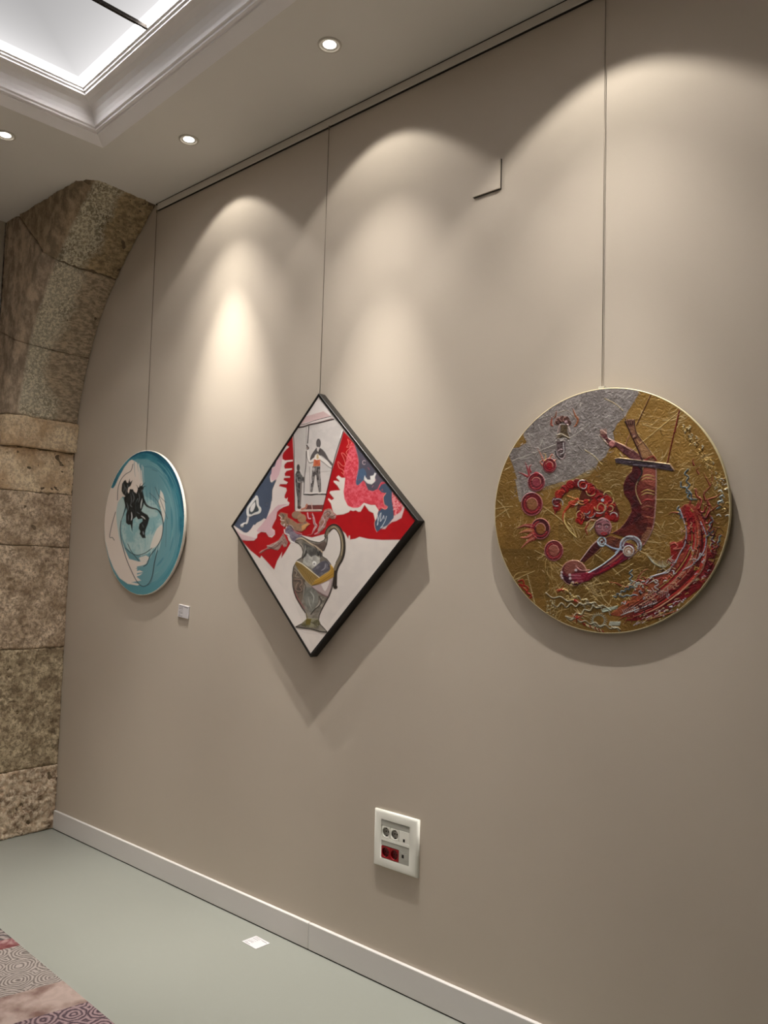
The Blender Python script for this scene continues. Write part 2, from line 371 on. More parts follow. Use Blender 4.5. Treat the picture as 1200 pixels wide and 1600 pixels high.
class Paint:
    def __init__(s, cx, cz, half, depth, N, k=0., thick=None):
        s.cx, s.cz, s.half, s.depth, s.N, s.k = cx, cz, half, depth, N, k; s.th = depth if thick is None else thick
        g = np.linspace(-half, half, N); s.U, s.V = np.meshgrid(g, g)          # U right, V up
        q_ = math.sqrt(1+k*k); d = np.stack([cx+s.U, -depth-k*s.V/q_, cz+s.V/q_], -1)-CAM
        w = d@_f; s.PX = 600+FPX*(d@RR)/w; s.PY = 800-FPX*(d@UU)/w            # where each point of the canvas is in my tracing of the photograph
        s.col = np.zeros((N, N, 3)); s.hgt = np.zeros((N, N)); s.met = np.zeros((N, N)); s.fr = (0, 0, 1)
    def frame(s, ox, oy, k): s.fr = (ox, oy, k)
    def tr(s, pts):
        P = np.array(pts, float); return np.stack([s.fr[0]+P[:, 0]/s.fr[2], s.fr[1]+P[:, 1]/s.fr[2]], -1)
    def win(s, P, pad):
        c = [(P[:, 0].min()-pad, P[:, 1].min()-pad), (P[:, 0].max()+pad, P[:, 1].min()-pad), (P[:, 0].max()+pad, P[:, 1].max()+pad), (P[:, 0].min()-pad, P[:, 1].max()+pad)]
        q = np.array([wl(a, b, s.depth, s.k, s.cz) for a, b in c]); st = 2*s.half/(s.N-1)
        i0, i1 = [int((v-s.cx+s.half)/st) for v in (q[:, 0].min(), q[:, 0].max())]; j0, j1 = [int((v-s.cz+s.half)/st) for v in (q[:, 1].min(), q[:, 1].max())]
        i0, j0 = max(0, i0-1), max(0, j0-1); i1, j1 = min(s.N, i1+2), min(s.N, j1+2)
        return (slice(j0, j1), slice(i0, i1)) if i1 > i0 and j1 > j0 else None
    def dist(s, P, W, closed=False):
        x, y = s.PX[W], s.PY[W]; best = np.full(x.shape, 1e9); tt = np.zeros(x.shape); n = len(P)
        segs = n if closed else n-1
        for i in range(segs):
            a, b = P[i], P[(i+1) % n]; dx, dy = b-a; L = dx*dx+dy*dy+1e-9
            t = np.clip(((x-a[0])*dx+(y-a[1])*dy)/L, 0, 1); dd = np.hypot(x-a[0]-t*dx, y-a[1]-t*dy)
            m_ = dd < best; best = np.where(m_, dd, best); tt = np.where(m_, (i+t)/segs, tt)
        return best, tt
    def put(s, W, a, color, height, metal):
        c = np.array(lin(color)) if not isinstance(color, np.ndarray) else color
        s.col[W] = s.col[W]*(1-a[..., None])+c*a[..., None]
        s.hgt[W] = s.hgt[W]+height*a
        if metal is not None: s.met[W] = s.met[W]*(1-a)+metal*a
    def fill(s, pts, color, height=0., metal=0., aa=.55, smooth=0, alpha=1., mot=None):
        P = s.tr(smooth_line(list(pts)+[pts[0]], smooth)[:-1] if smooth else pts); W = s.win(P, 2)
        if W is None: return
        x, y = s.PX[W], s.PY[W]; ins = np.zeros(x.shape, bool); n = len(P)
        for i in range(n):
            a, b = P[i], P[(i+1) % n]
            if a[1] == b[1]: continue
            c = ((a[1] > y) != (b[1] > y)) & (x < (b[0]-a[0])*(y-a[1])/(b[1]-a[1])+a[0]); ins ^= c
        d, _ = s.dist(P, W, True); sd = np.where(ins, d, -d); A = np.clip(.5+sd/(2*aa), 0, 1)*alpha
        if mot:                                                   # second pigment mottled in: (rgb, scale px, amount)
            nz = .5*vnoise(x/mot[1], y/mot[1], 7)+.3*vnoise(x/mot[1]*2.3, y/mot[1]*2.3, 11)+.2*vnoise(x/mot[1]*5, y/mot[1]*5, 5)
            k_ = np.clip((nz-.5)*4+.5, 0, 1)[..., None]*mot[2]; c = np.array(lin(color))*(1-k_)+np.array(lin(mot[0]))*k_
            s.put(W, A, c, height, metal)
        else: s.put(W, A, color, height, metal)
    def line(s, pts, width, color, height=0., metal=0., smooth=6, taper=0, alpha=1., aa=.45, k=None):
        P = s.tr(smooth_line(pts, smooth) if smooth and len(pts) > 2 else pts); r = width/s.fr[2]/2; W = s.win(P, r+2)
        if W is None: return
        d, t = s.dist(P, W)
        if taper == 1: rr_ = r*(1-t*.85)
        elif taper == 2: rr_ = r*np.sqrt(np.clip(4*t*(1-t), .02, 1))
        else: rr_ = r
        A = np.clip(.5+(rr_-d)/(2*aa), 0, 1)*alpha
        A = A*np.minimum(1, np.maximum(rr_, .0)*2/(2*aa)) if r < aa else A
        s.put(W, A, color, height, metal)
    def dot(s, c, r, color, height=0., metal=0., sq=1., alpha=1.):
        n = 22; s.fill([(c[0]+r*math.cos(2*math.pi*i/n), c[1]+r*sq*math.sin(2*math.pi*i/n)) for i in range(n)], color, height, metal, alpha=alpha)
    def ring(s, c, r, wdt, color, height=0., sq=1., a0=0, a1=6.2832, metal=0., alpha=1.):
        n = 20; s.line([(c[0]+r*math.cos(a0+(a1-a0)*i/n), c[1]+r*sq*math.sin(a0+(a1-a0)*i/n)) for i in range(n+1)], wdt, color, height, metal, smooth=0, alpha=alpha)
    def build(s, name, inside, material, parent, origin):
        N = s.N; Y = -s.th-np.clip(s.hgt, -.5, 2.5)*.0011
        keep = inside(s.U, s.V); U, Vv = s.U.copy(), s.V.copy()
        cells = keep[:-1, :-1] & keep[1:, :-1] & keep[:-1, 1:] & keep[1:, 1:]
        used = np.zeros((N, N), bool); used[:-1, :-1] |= cells; used[1:, :-1] |= cells; used[:-1, 1:] |= cells; used[1:, 1:] |= cells
        idx = np.full((N, N), -1, np.int64); idx[used] = np.arange(used.sum())
        co = np.stack([s.cx+U-origin[0], Y-origin[1], s.cz+Vv-origin[2]], -1)[used]
        jj, ii = np.nonzero(cells)
        fc = np.stack([idx[jj, ii], idx[jj, ii+1], idx[jj+1, ii+1], idx[jj+1, ii]], -1)
        me = bpy.data.meshes.new(name); nv, nf = len(co), len(fc)
        me.vertices.add(nv); me.vertices.foreach_set('co', co.astype(np.float32).ravel())
        me.loops.add(nf*4); me.loops.foreach_set('vertex_index', fc.astype(np.int32).ravel())
        me.polygons.add(nf); me.polygons.foreach_set('loop_start', np.arange(nf, dtype=np.int32)*4); me.polygons.foreach_set('loop_total', np.full(nf, 4, np.int32))
        me.update(calc_edges=True); me.shade_smooth()
        ca = me.color_attributes.new('pigment', 'FLOAT_COLOR', 'POINT')
        rgba = np.concatenate([np.clip(s.col, 0, 1), s.met[..., None]], -1)[used]
        ca.data.foreach_set('color', rgba.astype(np.float32).ravel())
        me.materials.append(material); o = bpy.data.objects.new(name, me); C.objects.link(o); o.parent = parent
        return o

def paint_mat(name, rough=.45, metal_rough=.42, crinkle=0, weave=.2):
    m = bpy.data.materials.new(name); m.use_nodes = True; nt = m.node_tree; b = nt.nodes['Principled BSDF']; L = nt.links.new
    at = nt.nodes.new('ShaderNodeVertexColor'); at.layer_name = 'pigment'
    L(at.outputs[0], b.inputs['Base Color'])
    mu = nt.nodes.new('ShaderNodeMath'); mu.operation = 'MULTIPLY'; mu.inputs[1].default_value = .5; L(at.outputs[1], mu.inputs[0]); L(mu.outputs[0], b.inputs['Metallic'])
    b.inputs['Roughness'].default_value = rough; b.inputs['Specular IOR Level'].default_value = .35
    tc = nt.nodes.new('ShaderNodeTexCoord'); n = nt.nodes.new('ShaderNodeTexNoise'); n.inputs['Scale'].default_value = 600 if not crinkle else 55; n.inputs['Detail'].default_value = 5
    if crinkle: n.inputs['Distortion'].default_value = 2.0
    L(tc.outputs['Object'], n.inputs['Vector'])
    bu = nt.nodes.new('ShaderNodeBump'); bu.inputs['Distance'].default_value = .001 if not crinkle else .003; bu.inputs['Strength'].default_value = weave if not crinkle else crinkle
    L(n.outputs[0], bu.inputs['Height']); L(bu.outputs[0], b.inputs['Normal'])
    return m
# ------------------------------------------------------------------ round teal painting
random.seed(11)
def arc(cx, cy, rx, ry, a0, a1, n=14):
    return [(cx+rx*math.cos(math.radians(a0+(a1-a0)*i/n)), cy-ry*math.sin(math.radians(a0+(a1-a0)*i/n))) for i in range(n+1)]
TX, TZ, TR, TD, TK = -3.775, 1.7875, .3885, .018, .025; TS = .3840/.3885
P = Paint(TX, TZ, TR+.004, TD+.0098, 400, TK, TD); P.frame(140, 680, 5.333)
P.col[:] = lin((104, 150, 158)); BK = (20, 24, 26)
P.fill([(100, 1300), (100, 1100), (230, 1180), (330, 1235), (450, 1255), (560, 1210), (640, 1120), (700, 1000), (760, 860), (830, 900), (700, 1400)], (84, 142, 152))
P.fill([(150, 470), (180, 400), (230, 310), (330, 190), (430, 90), (560, 90), (700, 240), (800, 430), (830, 700), (800, 960), (740, 1080), (700, 1100), (730, 980), (752, 830), (738, 640), (704, 480), (645, 340), (560, 240), (480, 196), (400, 196), (340, 212), (290, 270), (240, 350), (205, 430), (185, 470)], (30, 104, 124), mot=((70, 140, 152), 14, .5))
P.fill([(320, 190), (430, 90), (560, 90), (660, 180), (760, 360), (810, 600), (805, 760), (775, 640), (740, 470), (680, 330), (600, 220), (520, 160), (430, 150), (350, 190)], (8, 82, 108), smooth=4)
for k in range(46):                                              # brush sweeps following the rim
    f = random.uniform(.66, .97); a0 = random.uniform(-75, 70); a1 = a0+random.uniform(15, 50)
    c = random.choice([(40, 112, 130), (78, 144, 154), (120, 165, 170), (60, 128, 140), (94, 150, 158)])
    P.line(arc(462, 725, 333*f, 608*f, a0, a1, 8), random.uniform(5, 15), c, .15, taper=2, alpha=.55)
P.fill([(352, 203), (330, 215), (290, 268), (246, 350), (214, 418), (196, 442), (176, 438), (150, 500), (110, 600), (122, 740), (130, 880), (160, 1010), (200, 1110), (250, 1190), (318, 1238), (400, 1252), (420, 1240), (350, 1225), (430, 1210), (400, 1185), (450, 1140), (385, 1110), (450, 1090), (480, 1060), (400, 1050), (330, 1030), (290, 940), (262, 850), (240, 760), (226, 640), (240, 560), (275, 510), (300, 520), (350, 500), (395, 500), (420, 470), (446, 420), (434, 300), (400, 230)], (222, 208, 196), .2)
P.fill([(235, 560), (275, 520), (300, 620), (262, 720), (256, 800), (275, 900), (300, 985), (262, 905), (238, 800), (222, 660)], (178, 196, 192), smooth=3)
P.fill([(300, 560), (420, 500), (540, 560), (605, 690), (600, 830), (560, 930), (480, 990), (400, 1000), (320, 950), (275, 850), (262, 740)], (138, 180, 184), smooth=4, mot=((180, 202, 198), 12, .8))
for k in range(26):
    x = random.uniform(280, 590); y = random.uniform(700, 900); P.line([(x, y), (x+random.uniform(-12, 12), y+60), (x+random.uniform(-25, 25), y+random.uniform(90, 160))], random.uniform(5, 14), random.choice([(110, 164, 172), (190, 206, 202), (150, 186, 188)]), .1, taper=2, alpha=.6)
for x, a, b in ((372, 225, 345), (385, 230, 330), (398, 225, 300), (412, 235, 390), (424, 240, 380), (436, 250, 410), (447, 262, 400)):
    P.line([(x, a), (x+2, (a+b)/2), (x+9, b)], 5, random.choice([(224, 214, 204), (104, 150, 160), (200, 206, 200)]), .3, taper=1)
for k in range(18):
    x = 450+k*7; P.line([(x, 380+random.uniform(0, 90)), (x+6, 540), (x+10, random.uniform(540, 640))], 4, random.choice([(150, 180, 184), (80, 130, 142), (170, 192, 190)]), .1, taper=2, alpha=.7)
P.fill([(590, 455), (616, 500), (630, 600), (627, 690), (612, 730), (600, 640), (575, 560), (585, 510)], (222, 216, 204), .2, smooth=3)
P.fill([(560, 780), (605, 745), (603, 850), (560, 920), (505, 945), (530, 850)], (220, 212, 200), .2, smooth=3)
for y in (1085, 1110, 1140, 1165): P.line([(400, y+14), (450, y), (500, y-22)], 12, (104, 152, 162), .2, taper=1)
P.fill([(410, 1020), (470, 1000), (500, 1020), (470, 1065), (430, 1060)], (214, 206, 196), .1)
LN = lambda pts, wd=5, t=0: P.line(pts, wd, (42, 50, 54), .35, taper=t)
LN([(262, 715), (255, 790), (268, 890), (300, 1010), (340, 1110), (390, 1210), (440, 1258), (490, 1238), (522, 1170), (540, 1060), (566, 960)], 6)
LN([(575, 630), (604, 680), (614, 745), (600, 850), (560, 930), (505, 1005), (480, 1070), (450, 1092)], 6)
LN([(232, 540), (238, 440), (262, 370), (300, 325), (345, 295), (362, 240)], 5); LN([(216, 640), (185, 750), (168, 845), (190, 852), (206, 874)], 5)
LN([(300, 940), (345, 980), (400, 998), (460, 982), (520, 940)], 5); LN([(318, 905), (350, 970), (412, 1048)], 5); LN([(400, 1000), (455, 985), (500, 960)], 3)
LN([(545, 430), (590, 540), (648, 695)], 4); LN([(575, 500), (610, 535), (636, 560)], 4); LN([(500, 480), (560, 540), (590, 600)], 4); LN([(640, 700), (634, 930)], 3)
LN([(485, 1252), (520, 1200), (560, 970)], 3); LN([(520, 285), (560, 300)], 3)
K = lambda pts, h=.8: P.fill(pts, BK, h, mot=((46, 52, 54), 2.4, .3))
K([(268, 440), (272, 405), (288, 378), (302, 372), (310, 392), (322, 398), (334, 362), (338, 392), (358, 374), (350, 402), (340, 424), (322, 436), (318, 470), (332, 498), (305, 512), (282, 492), (268, 466)])
K([(296, 510), (330, 478), (336, 448), (362, 450), (372, 470), (392, 484), (402, 476), (404, 520), (388, 560), (388, 680), (362, 700), (355, 800), (342, 745), (322, 745), (304, 728), (304, 660), (312, 630), (298, 575), (288, 540)])
P.line([(294, 520), (302, 590), (286, 650), (262, 716)], 15, BK, .8, taper=1)
K([(392, 476), (408, 452), (430, 448), (442, 462), (456, 520), (450, 580), (432, 630), (450, 645), (482, 662), (499, 690), (486, 740), (468, 785), (462, 820), (468, 856), (440, 856), (418, 820), (424, 800), (410, 776), (416, 738), (442, 716), (440, 694), (404, 700), (386, 670), (386, 560), (402, 530)])
K([(398, 466), (404, 440), (420, 424), (440, 418), (452, 440), (440, 464)])
for q in (((404, 440), (398, 424), (388, 412)), ((418, 426), (424, 408), (432, 400)), ((440, 420), (452, 402), (462, 392)), ((448, 432), (462, 424), (470, 422))): P.line(q, 6, BK, .8, taper=1)
P.line([(446, 530), (474, 582), (520, 606), (560, 616), (596, 650), (614, 740)], 20, BK, .9, taper=1)
P.line([(460, 560), (500, 596), (548, 610)], 6, (90, 96, 98), .3, taper=2)
P.line([(440, 530), (432, 570), (428, 610)], 11, (196, 206, 204), .4, taper=2); P.line([(350, 640), (354, 680), (348, 710)], 9, (206, 208, 204), .4, taper=2)
P.line([(345, 490), (350, 540), (342, 590)], 6, (96, 100, 104), .3, taper=2); P.line([(430, 672), (450, 684), (466, 700)], 9, (206, 206, 200), .3, taper=2)
for q in (((286, 400), (292, 440), (284, 470)), ((318, 410), (322, 440)), ((355, 470), (372, 520), (360, 560)), ((410, 480), (418, 520), (408, 560)), ((310, 560), (322, 600), (318, 630)), ((395, 640), (420, 656)), ((440, 450), (432, 474)), ((440, 740), (452, 770)), ((340, 580), (356, 600))):
    P.line(q, 8, (92, 98, 100), .3, taper=2)
P.line([(446, 800), (452, 830)], 8, (150, 156, 158), .3, taper=2); P.line([(300, 430), (308, 460), (300, 490)], 6, (110, 112, 114), .3, taper=2); P.line([(326, 660), (324, 710)], 5, (100, 104, 108), .3, taper=2)
o = (TX, 0, TZ)
tp = tag(empty('round_painting', o), 'round teal and cream painting with two black ink figures, left, nearest the stone arch', 'painting')
MP = paint_mat('acrylic_paint')
P.build('painted_canvas', lambda U, V: (U/TS)**2+V*V <= (TR-.002)**2, MP, tp, o)
M['rimwhite'] = mat('white_canvas_edge', (228, 224, 212), .7, bump=.2, bump_scale=700)
bm = bmesh.new(); lathe(bm, [(TR-.004, TD-.0005), (TR-.0012, TD), (TR, TD-.002), (TR, .004), (TR-.004, .002), (TR-.03, .002), (TR-.03, TD-.008)], 'Y', 128); bmesh.ops.scale(bm, vec=(TS, 1, 1), verts=bm.verts); obj('canvas_edge', bm, M['rimwhite'], tp, True)['label'] = 'white edge of the canvas'
bm = bmesh.new(); box(bm, -.035, -.0, -.014, -.004, TR-.035, TR-.020, .001, 1); obj('hanging_hook', bm, M['steel'], tp)
tp.location = (TX, -.0098, TZ); tp.rotation_euler.x = math.atan(TK)

# ------------------------------------------------------------------ diamond painting
DX, DZ, DH, DD = -2.4365, 1.7525, .5625, .040
P = Paint(DX, DZ, DH-.009, DD-.001, 620)
P.col[:] = lin((222, 213, 206)); RED = (176, 4, 18)
F1 = (350, 600, 3.636); F2 = (420, 620, 7.5); F3 = (430, 780, 6.957); F4 = (510, 660, 7.5); F5 = (355, 690, 8.)
WH = (220, 212, 205); BR = (66, 54, 50)
P.frame(*F1)
P.fill([(120, 930), (180, 960), (260, 1060), (400, 1240), (500, 1500), (640, 1300), (900, 1000), (1020, 880), (800, 880), (600, 900)], (220, 211, 203), mot=((208, 200, 194), 30, .5))
P.fill([(388, 262), (300, 400), (20, 800), (95, 885), (150, 945), (205, 990), (212, 975), (240, 1005), (285, 1055), (302, 1005), (330, 955), (325, 990), (352, 950), (378, 905), (352, 850), (350, 800), (400, 850), (500, 872), (575, 852), (600, 815), (650, 812), (690, 850), (706, 880), (709, 860), (716, 862), (716, 884), (745, 880), (770, 868), (820, 880), (900, 886), (1060, 884), (1120, 770), (676, 262), (610, 480), (556, 722), (408, 722), (400, 500)], RED, .15, mot=((150, 2, 14), 18, .35))
P.frame(*F5)
P.fill([(30, 1050), (700, 20), (775, 66), (742, 96), (704, 138), (690, 178), (692, 218), (724, 236), (820, 228), (820, 247), (752, 256), (722, 280), (712, 310), (722, 340), (810, 334), (812, 350), (742, 368), (720, 400), (722, 430), (784, 434), (784, 452), (712, 455), (704, 480), (758, 508), (742, 532), (662, 532), (648, 556), (738, 580), (746, 612), (720, 670), (716, 700), (738, 718), (756, 700), (752, 742), (780, 765), (770, 797), (700, 822), (640, 858), (620, 882), (612, 960), (560, 1060), (560, 1084), (595, 1110), (597, 1160), (560, 1200), (520, 1190), (484, 1136), (425, 1128), (378, 1160), (374, 1202), (335, 1237), (240, 1240), (150, 1212), (90, 1150)], (226, 214, 208), .35)
PK = (214, 176, 182)
P.fill([(600, 180), (690, 100), (690, 200), (676, 310), (650, 410), (612, 480), (556, 490), (545, 440), (556, 340), (600, 318)], PK)
P.fill([(625, 880), (690, 812), (772, 782), (640, 794), (565, 870), (490, 960), (430, 1040), (370, 1110), (400, 1130), (484, 1126), (520, 1184), (590, 1160), (590, 1112), (553, 1084), (608, 960)], PK, smooth=2)
P.fill([(90, 1080), (170, 1150), (330, 1200), (360, 1215), (240, 1238), (150, 1210)], (216, 184, 186), smooth=2)
BLUE = (76, 86, 106)
P.fill([(60, 1030), (600, 150), (622, 200), (612, 260), (596, 312), (560, 326), (552, 400), (532, 440), (540, 500), (560, 515), (596, 484), (612, 486), (565, 600), (562, 700), (540, 830), (500, 940), (488, 968), (460, 960), (430, 985), (372, 1015), (350, 1040), (330, 1040), (300, 1090), (264, 1128), (240, 1140), (210, 1134), (150, 1092)], BLUE, .1, mot=((66, 78, 96), 20, .5))
P.fill([(590, 215), (612, 205), (604, 290), (560, 325)], (84, 80, 92))
P.line([(540, 430), (536, 480), (552, 512), (596, 484), (612, 486), (566, 600), (560, 740)], 6, (70, 62, 56), .3)
P.line([(370, 692), (318, 755), (262, 840), (268, 925), (330, 905), (398, 886), (412, 842), (384, 800), (378, 720), (366, 690)], 32, (214, 212, 208), .5)
P.fill([(358, 730), (374, 800), (392, 835), (380, 868), (300, 915), (278, 885), (280, 835), (322, 775)], (66, 74, 78), .2)
P.fill([(350, 752), (354, 800), (330, 862), (302, 880), (288, 855), (302, 805)], (220, 216, 214), .4, smooth=3)
P.line([(268, 925), (255, 990), (240, 1022), (208, 1028), (184, 1052)], 26, (216, 212, 210), .5); P.dot((188, 1050), 22, (216, 212, 210), .3)
P.line([(212, 1040), (232, 1030), (224, 1050)], 9, (86, 92, 106), .2)
P.ring((493, 788), 24, 5, (60, 66, 76), .3, 1.1, .5, 6.0); P.ring((502, 776), 10, 4, (100, 96, 96), .2)
P.frame(*F4)
P.fill([(120, 640), (142, 622), (180, 650), (222, 650), (210, 800), (216, 900), (260, 980), (320, 1000), (380, 990), (440, 942), (520, 968), (572, 968), (612, 1028), (592, 1150), (572, 1150), (550, 1062), (500, 1040), (448, 966), (402, 1046), (372, 1048), (344, 1030), (316, 1040), (282, 1030), (262, 1052), (200, 1078), (120, 1086), (80, 1050), (52, 950), (18, 902), (26, 888), (62, 912), (92, 892), (72, 872), (36, 826), (48, 806), (90, 800), (162, 795), (128, 740), (86, 700), (86, 684), (118, 684), (152, 698), (150, 680), (118, 650)], (222, 214, 206), .35)
P.fill([(862, 930), (930, 960), (880, 1120), (820, 1155), (770, 1168), (722, 1205), (690, 1250), (650, 1250), (700, 1180), (790, 1100)], (218, 196, 192), .3)
PR = (206, 58, 72)
P.fill([(290, 236), (330, 232), (370, 330), (380, 500), (400, 600), (480, 650), (700, 670), (760, 760), (720, 900), (715, 1010), (690, 1022), (640, 1002), (612, 1020), (572, 962), (520, 962), (440, 936), (400, 985), (370, 1000), (310, 1002), (250, 972), (212, 890), (202, 810), (226, 650), (198, 625), (215, 520), (240, 400), (270, 300)], PR, .2, mot=((226, 104, 118), 3.2, .8))
P.fill([(760, 780), (920, 950), (870, 1050), (800, 1095), (785, 1010), (765, 900)], PR, .2, mot=((234, 150, 155), 2.6, .9))
SL = (82, 80, 94)
P.fill([(318, 232), (700, 660), (690, 700), (640, 702), (600, 780), (545, 806), (490, 792), (450, 700), (432, 682), (372, 736), (344, 702), (372, 560), (376, 450), (346, 320)], SL, .1, mot=((92, 80, 92), 16, .6))
P.fill([(370, 560), (440, 540), (470, 620), (432, 682), (372, 736), (344, 702)], (74, 96, 124), .1, smooth=3)
P.line([(325, 250), (350, 320), (378, 450), (374, 560), (346, 700), (372, 738), (432, 684), (452, 702), (492, 796), (545, 810), (604, 784), (642, 706), (690, 698)], 5, (204, 120, 130), .3)
P.fill([(690, 712), (645, 728), (612, 782), (648, 820), (698, 830), (668, 880), (676, 960), (718, 990), (700, 1020), (650, 1012), (604, 1050), (590, 1120), (565, 1172), (572, 1240), (592, 1285), (650, 1242), (720, 1200), (790, 1118), (786, 1030), (766, 900), (770, 800), (742, 730)], (68, 84, 106), .2)
P.line([(604, 1050), (590, 1120), (565, 1172), (572, 1240), (592, 1285)], 6, (222, 170, 160), .3); P.line([(698, 830), (668, 880), (680, 960), (716, 990), (690, 1018), (650, 1000)], 8, (226, 150, 130), .3)
P.fill([(450, 622), (440, 672), (482, 716), (532, 730), (574, 690), (570, 640), (586, 598), (566, 590), (552, 622), (512, 630), (518, 672), (484, 672), (458, 642)], (226, 222, 218), .4)
P.line([(484, 655), (510, 665), (512, 640)], 5, (60, 60, 70), .2); P.line([(458, 645), (444, 690), (500, 728), (560, 720)], 4, (50, 50, 60), .1)
P.ring((442, 470), 18, 6, (214, 190, 190), .3, 1.3, .8, 5.6)
P.line([(600, 1085), (606, 1180), (596, 1200), (620, 1110), (642, 1060), (632, 1160), (660, 1120), (672, 1092), (676, 1130)], 6, (224, 228, 232), .4, smooth=3)
P.line([(704, 1100), (690, 1150), (660, 1205), (636, 1236), (664, 1222)], 6, (224, 228, 232), .4)
P.line([(250, 198), (262, 250), (238, 292), (290, 285), (246, 330), (236, 360), (290, 432), (262, 440), (212, 372), (176, 362), (206, 430), (222, 500), (190, 510), (136, 460), (150, 530), (196, 560), (206, 610), (178, 588)], 6, (236, 130, 120), .4)
P.line([(262, 205), (300, 240), (270, 270), (330, 290)], 4, (236, 150, 140), .4)
for k in range(26):
    x, y = random.uniform(225, 680), random.uniform(500, 950); P.line([(x, y), (x+random.uniform(-18, 18), y+random.uniform(-18, 18)), (x+random.uniform(-25, 25), y+random.uniform(-25, 25))], 5, random.choice([(238, 150, 160), (170, 20, 40), (224, 90, 104)]), .3, alpha=.7)
for k in range(12):
    x, y = random.uniform(785, 860), random.uniform(880, 1060); P.line([(x-12, y), (x, y-14), (x+12, y-4)], 5, (240, 190, 190), .3)
P.frame(*F2)                                                      # the white trapezoid with the two figures
P.fill([(555, -30), (280, 400), (288, 470), (298, 900), (306, 1330), (430, 1345), (622, 1342), (700, 1000), (880, 400), (760, 200)], (206, 199, 194), .2, mot=((194, 188, 184), 12, .6))
P.fill([(555, -30), (380, 260), (340, 340), (520, 300), (730, 240), (720, 150)], (222, 214, 210))
P.fill([(400, 240), (640, 170), (730, 228), (560, 272), (350, 322)], (206, 178, 176), .1)
P.fill([(316, 352), (450, 338), (560, 305), (740, 245), (768, 262), (600, 305), (480, 335), (400, 360), (320, 372)], (150, 128, 122), .3)
P.line([(318, 322), (420, 318), (560, 272), (730, 228)], 7, BR, .4); P.line([(316, 358), (400, 352), (480, 325), (560, 310), (640, 292), (762, 262)], 15, (48, 36, 36), .5, taper=0)
P.line([(352, 338), (452, 322), (600, 285)], 6, (190, 160, 155), .4)
P.fill([(308, 375), (432, 365), (440, 640), (420, 1000), (410, 1120), (400, 900), (340, 800), (306, 700)], (188, 182, 176), alpha=.6)
P.line([(470, 345), (462, 460), (455, 545)], 10, (50, 44, 42), .4); P.line([(440, 360), (440, 560)], 5, (96, 86, 84), .3)
P.line([(440, 640), (436, 800), (420, 940), (412, 1130)], 8, (70, 60, 58), .3)
P.line([(282, 420), (294, 520), (300, 900), (306, 1335)], 9, (92, 66, 66), .4); P.line([(876, 402), (790, 660), (735, 880), (690, 1080), (622, 1340)], 10, (62, 46, 46), .5); P.line([(860, 395), (838, 480)], 12, (232, 226, 222), .4)
P.fill([(412, 1160), (668, 1160), (640, 1262), (430, 1270)], (198, 190, 186))
P.line([(412, 1140), (500, 1148), (560, 1140), (668, 1142)], 16, (40, 34, 34), .5); P.line([(415, 1132), (668, 1126)], 8, (220, 214, 210), .3)
P.fill([(432, 1268), (640, 1266), (624, 1322), (430, 1322)], (118, 58, 54), .2, mot=((90, 60, 60), 8, .6)); P.line([(330, 1334), (470, 1326), (620, 1334)], 10, (208, 190, 176), .4)
P.line([(478, 820), (484, 1120)], 6, (130, 118, 116), .2); P.line([(610, 880), (720, 870)], 4, (110, 96, 96), .2)
# standing man
P.fill([(556, 600), (500, 680), (476, 770), (520, 735), (560, 690), (620, 690), (655, 740), (700, 790), (738, 835), (752, 785), (706, 735), (660, 650), (606, 600)], (88, 82, 82), .3, smooth=2)
P.dot((583, 545), 27, (74, 68, 68), .3, sq=2.0); P.dot((582, 545), 18, (98, 92, 92), .1, sq=2.1); P.dot((580, 615), 15, (200, 192, 188), .3, sq=1.9); P.dot((594, 632), 7, (60, 52, 50), .2, sq=2.4)
P.fill([(530, 715), (545, 680), (572, 664), (602, 690), (640, 705), (690, 750), (728, 800), (742, 812), (735, 834), (700, 815), (648, 770), (606, 742), (604, 812), (520, 818), (524, 760), (480, 772), (462, 748), (450, 700), (446, 620), (462, 618), (470, 690), (488, 748), (520, 722)], (224, 218, 212), .5)
P.line([(446, 625), (448, 700), (462, 752), (482, 776), (525, 764)], 6, BR, .3); P.line([(606, 745), (650, 776), (700, 820), (736, 840)], 6, BR, .3); P.line([(530, 712), (560, 672), (605, 690), (690, 748), (740, 806)], 5, BR, .2)
P.fill([(532, 730), (566, 742), (604, 732), (606, 812), (518, 818)], (186, 84, 56), .4, mot=((206, 122, 80), 5, .7)); P.fill([(560, 680), (582, 672), (590, 722), (560, 730)], (216, 190, 140), .2)
P.line([(576, 660), (576, 740)], 4, BR, .2)
P.dot((456, 600), 16, (70, 56, 54), .4, sq=1.3); P.dot((452, 602), 7, (200, 180, 170), .3); P.dot((448, 572), 9, (60, 50, 48), .3)
P.fill([(512, 815), (604, 815), (604, 900), (612, 990), (614, 1112), (590, 1124), (566, 1000), (556, 912), (544, 920), (530, 1010), (512, 1124), (490, 1112), (494, 1000), (506, 900)], (66, 60, 60), .6, mot=((140, 134, 132), 3.5, .8))
P.dot((526, 850), 15, (176, 170, 168), .3, sq=1.3); P.line([(500, 960), (502, 1010)], 10, (196, 190, 188), .3); P.line([(585, 850), (592, 940), (600, 1060)], 7, (150, 144, 142), .2)
for a in (500, 600): P.line([(a-14, 1130), (a+16, 1126)], 16, (216, 208, 200), .4)
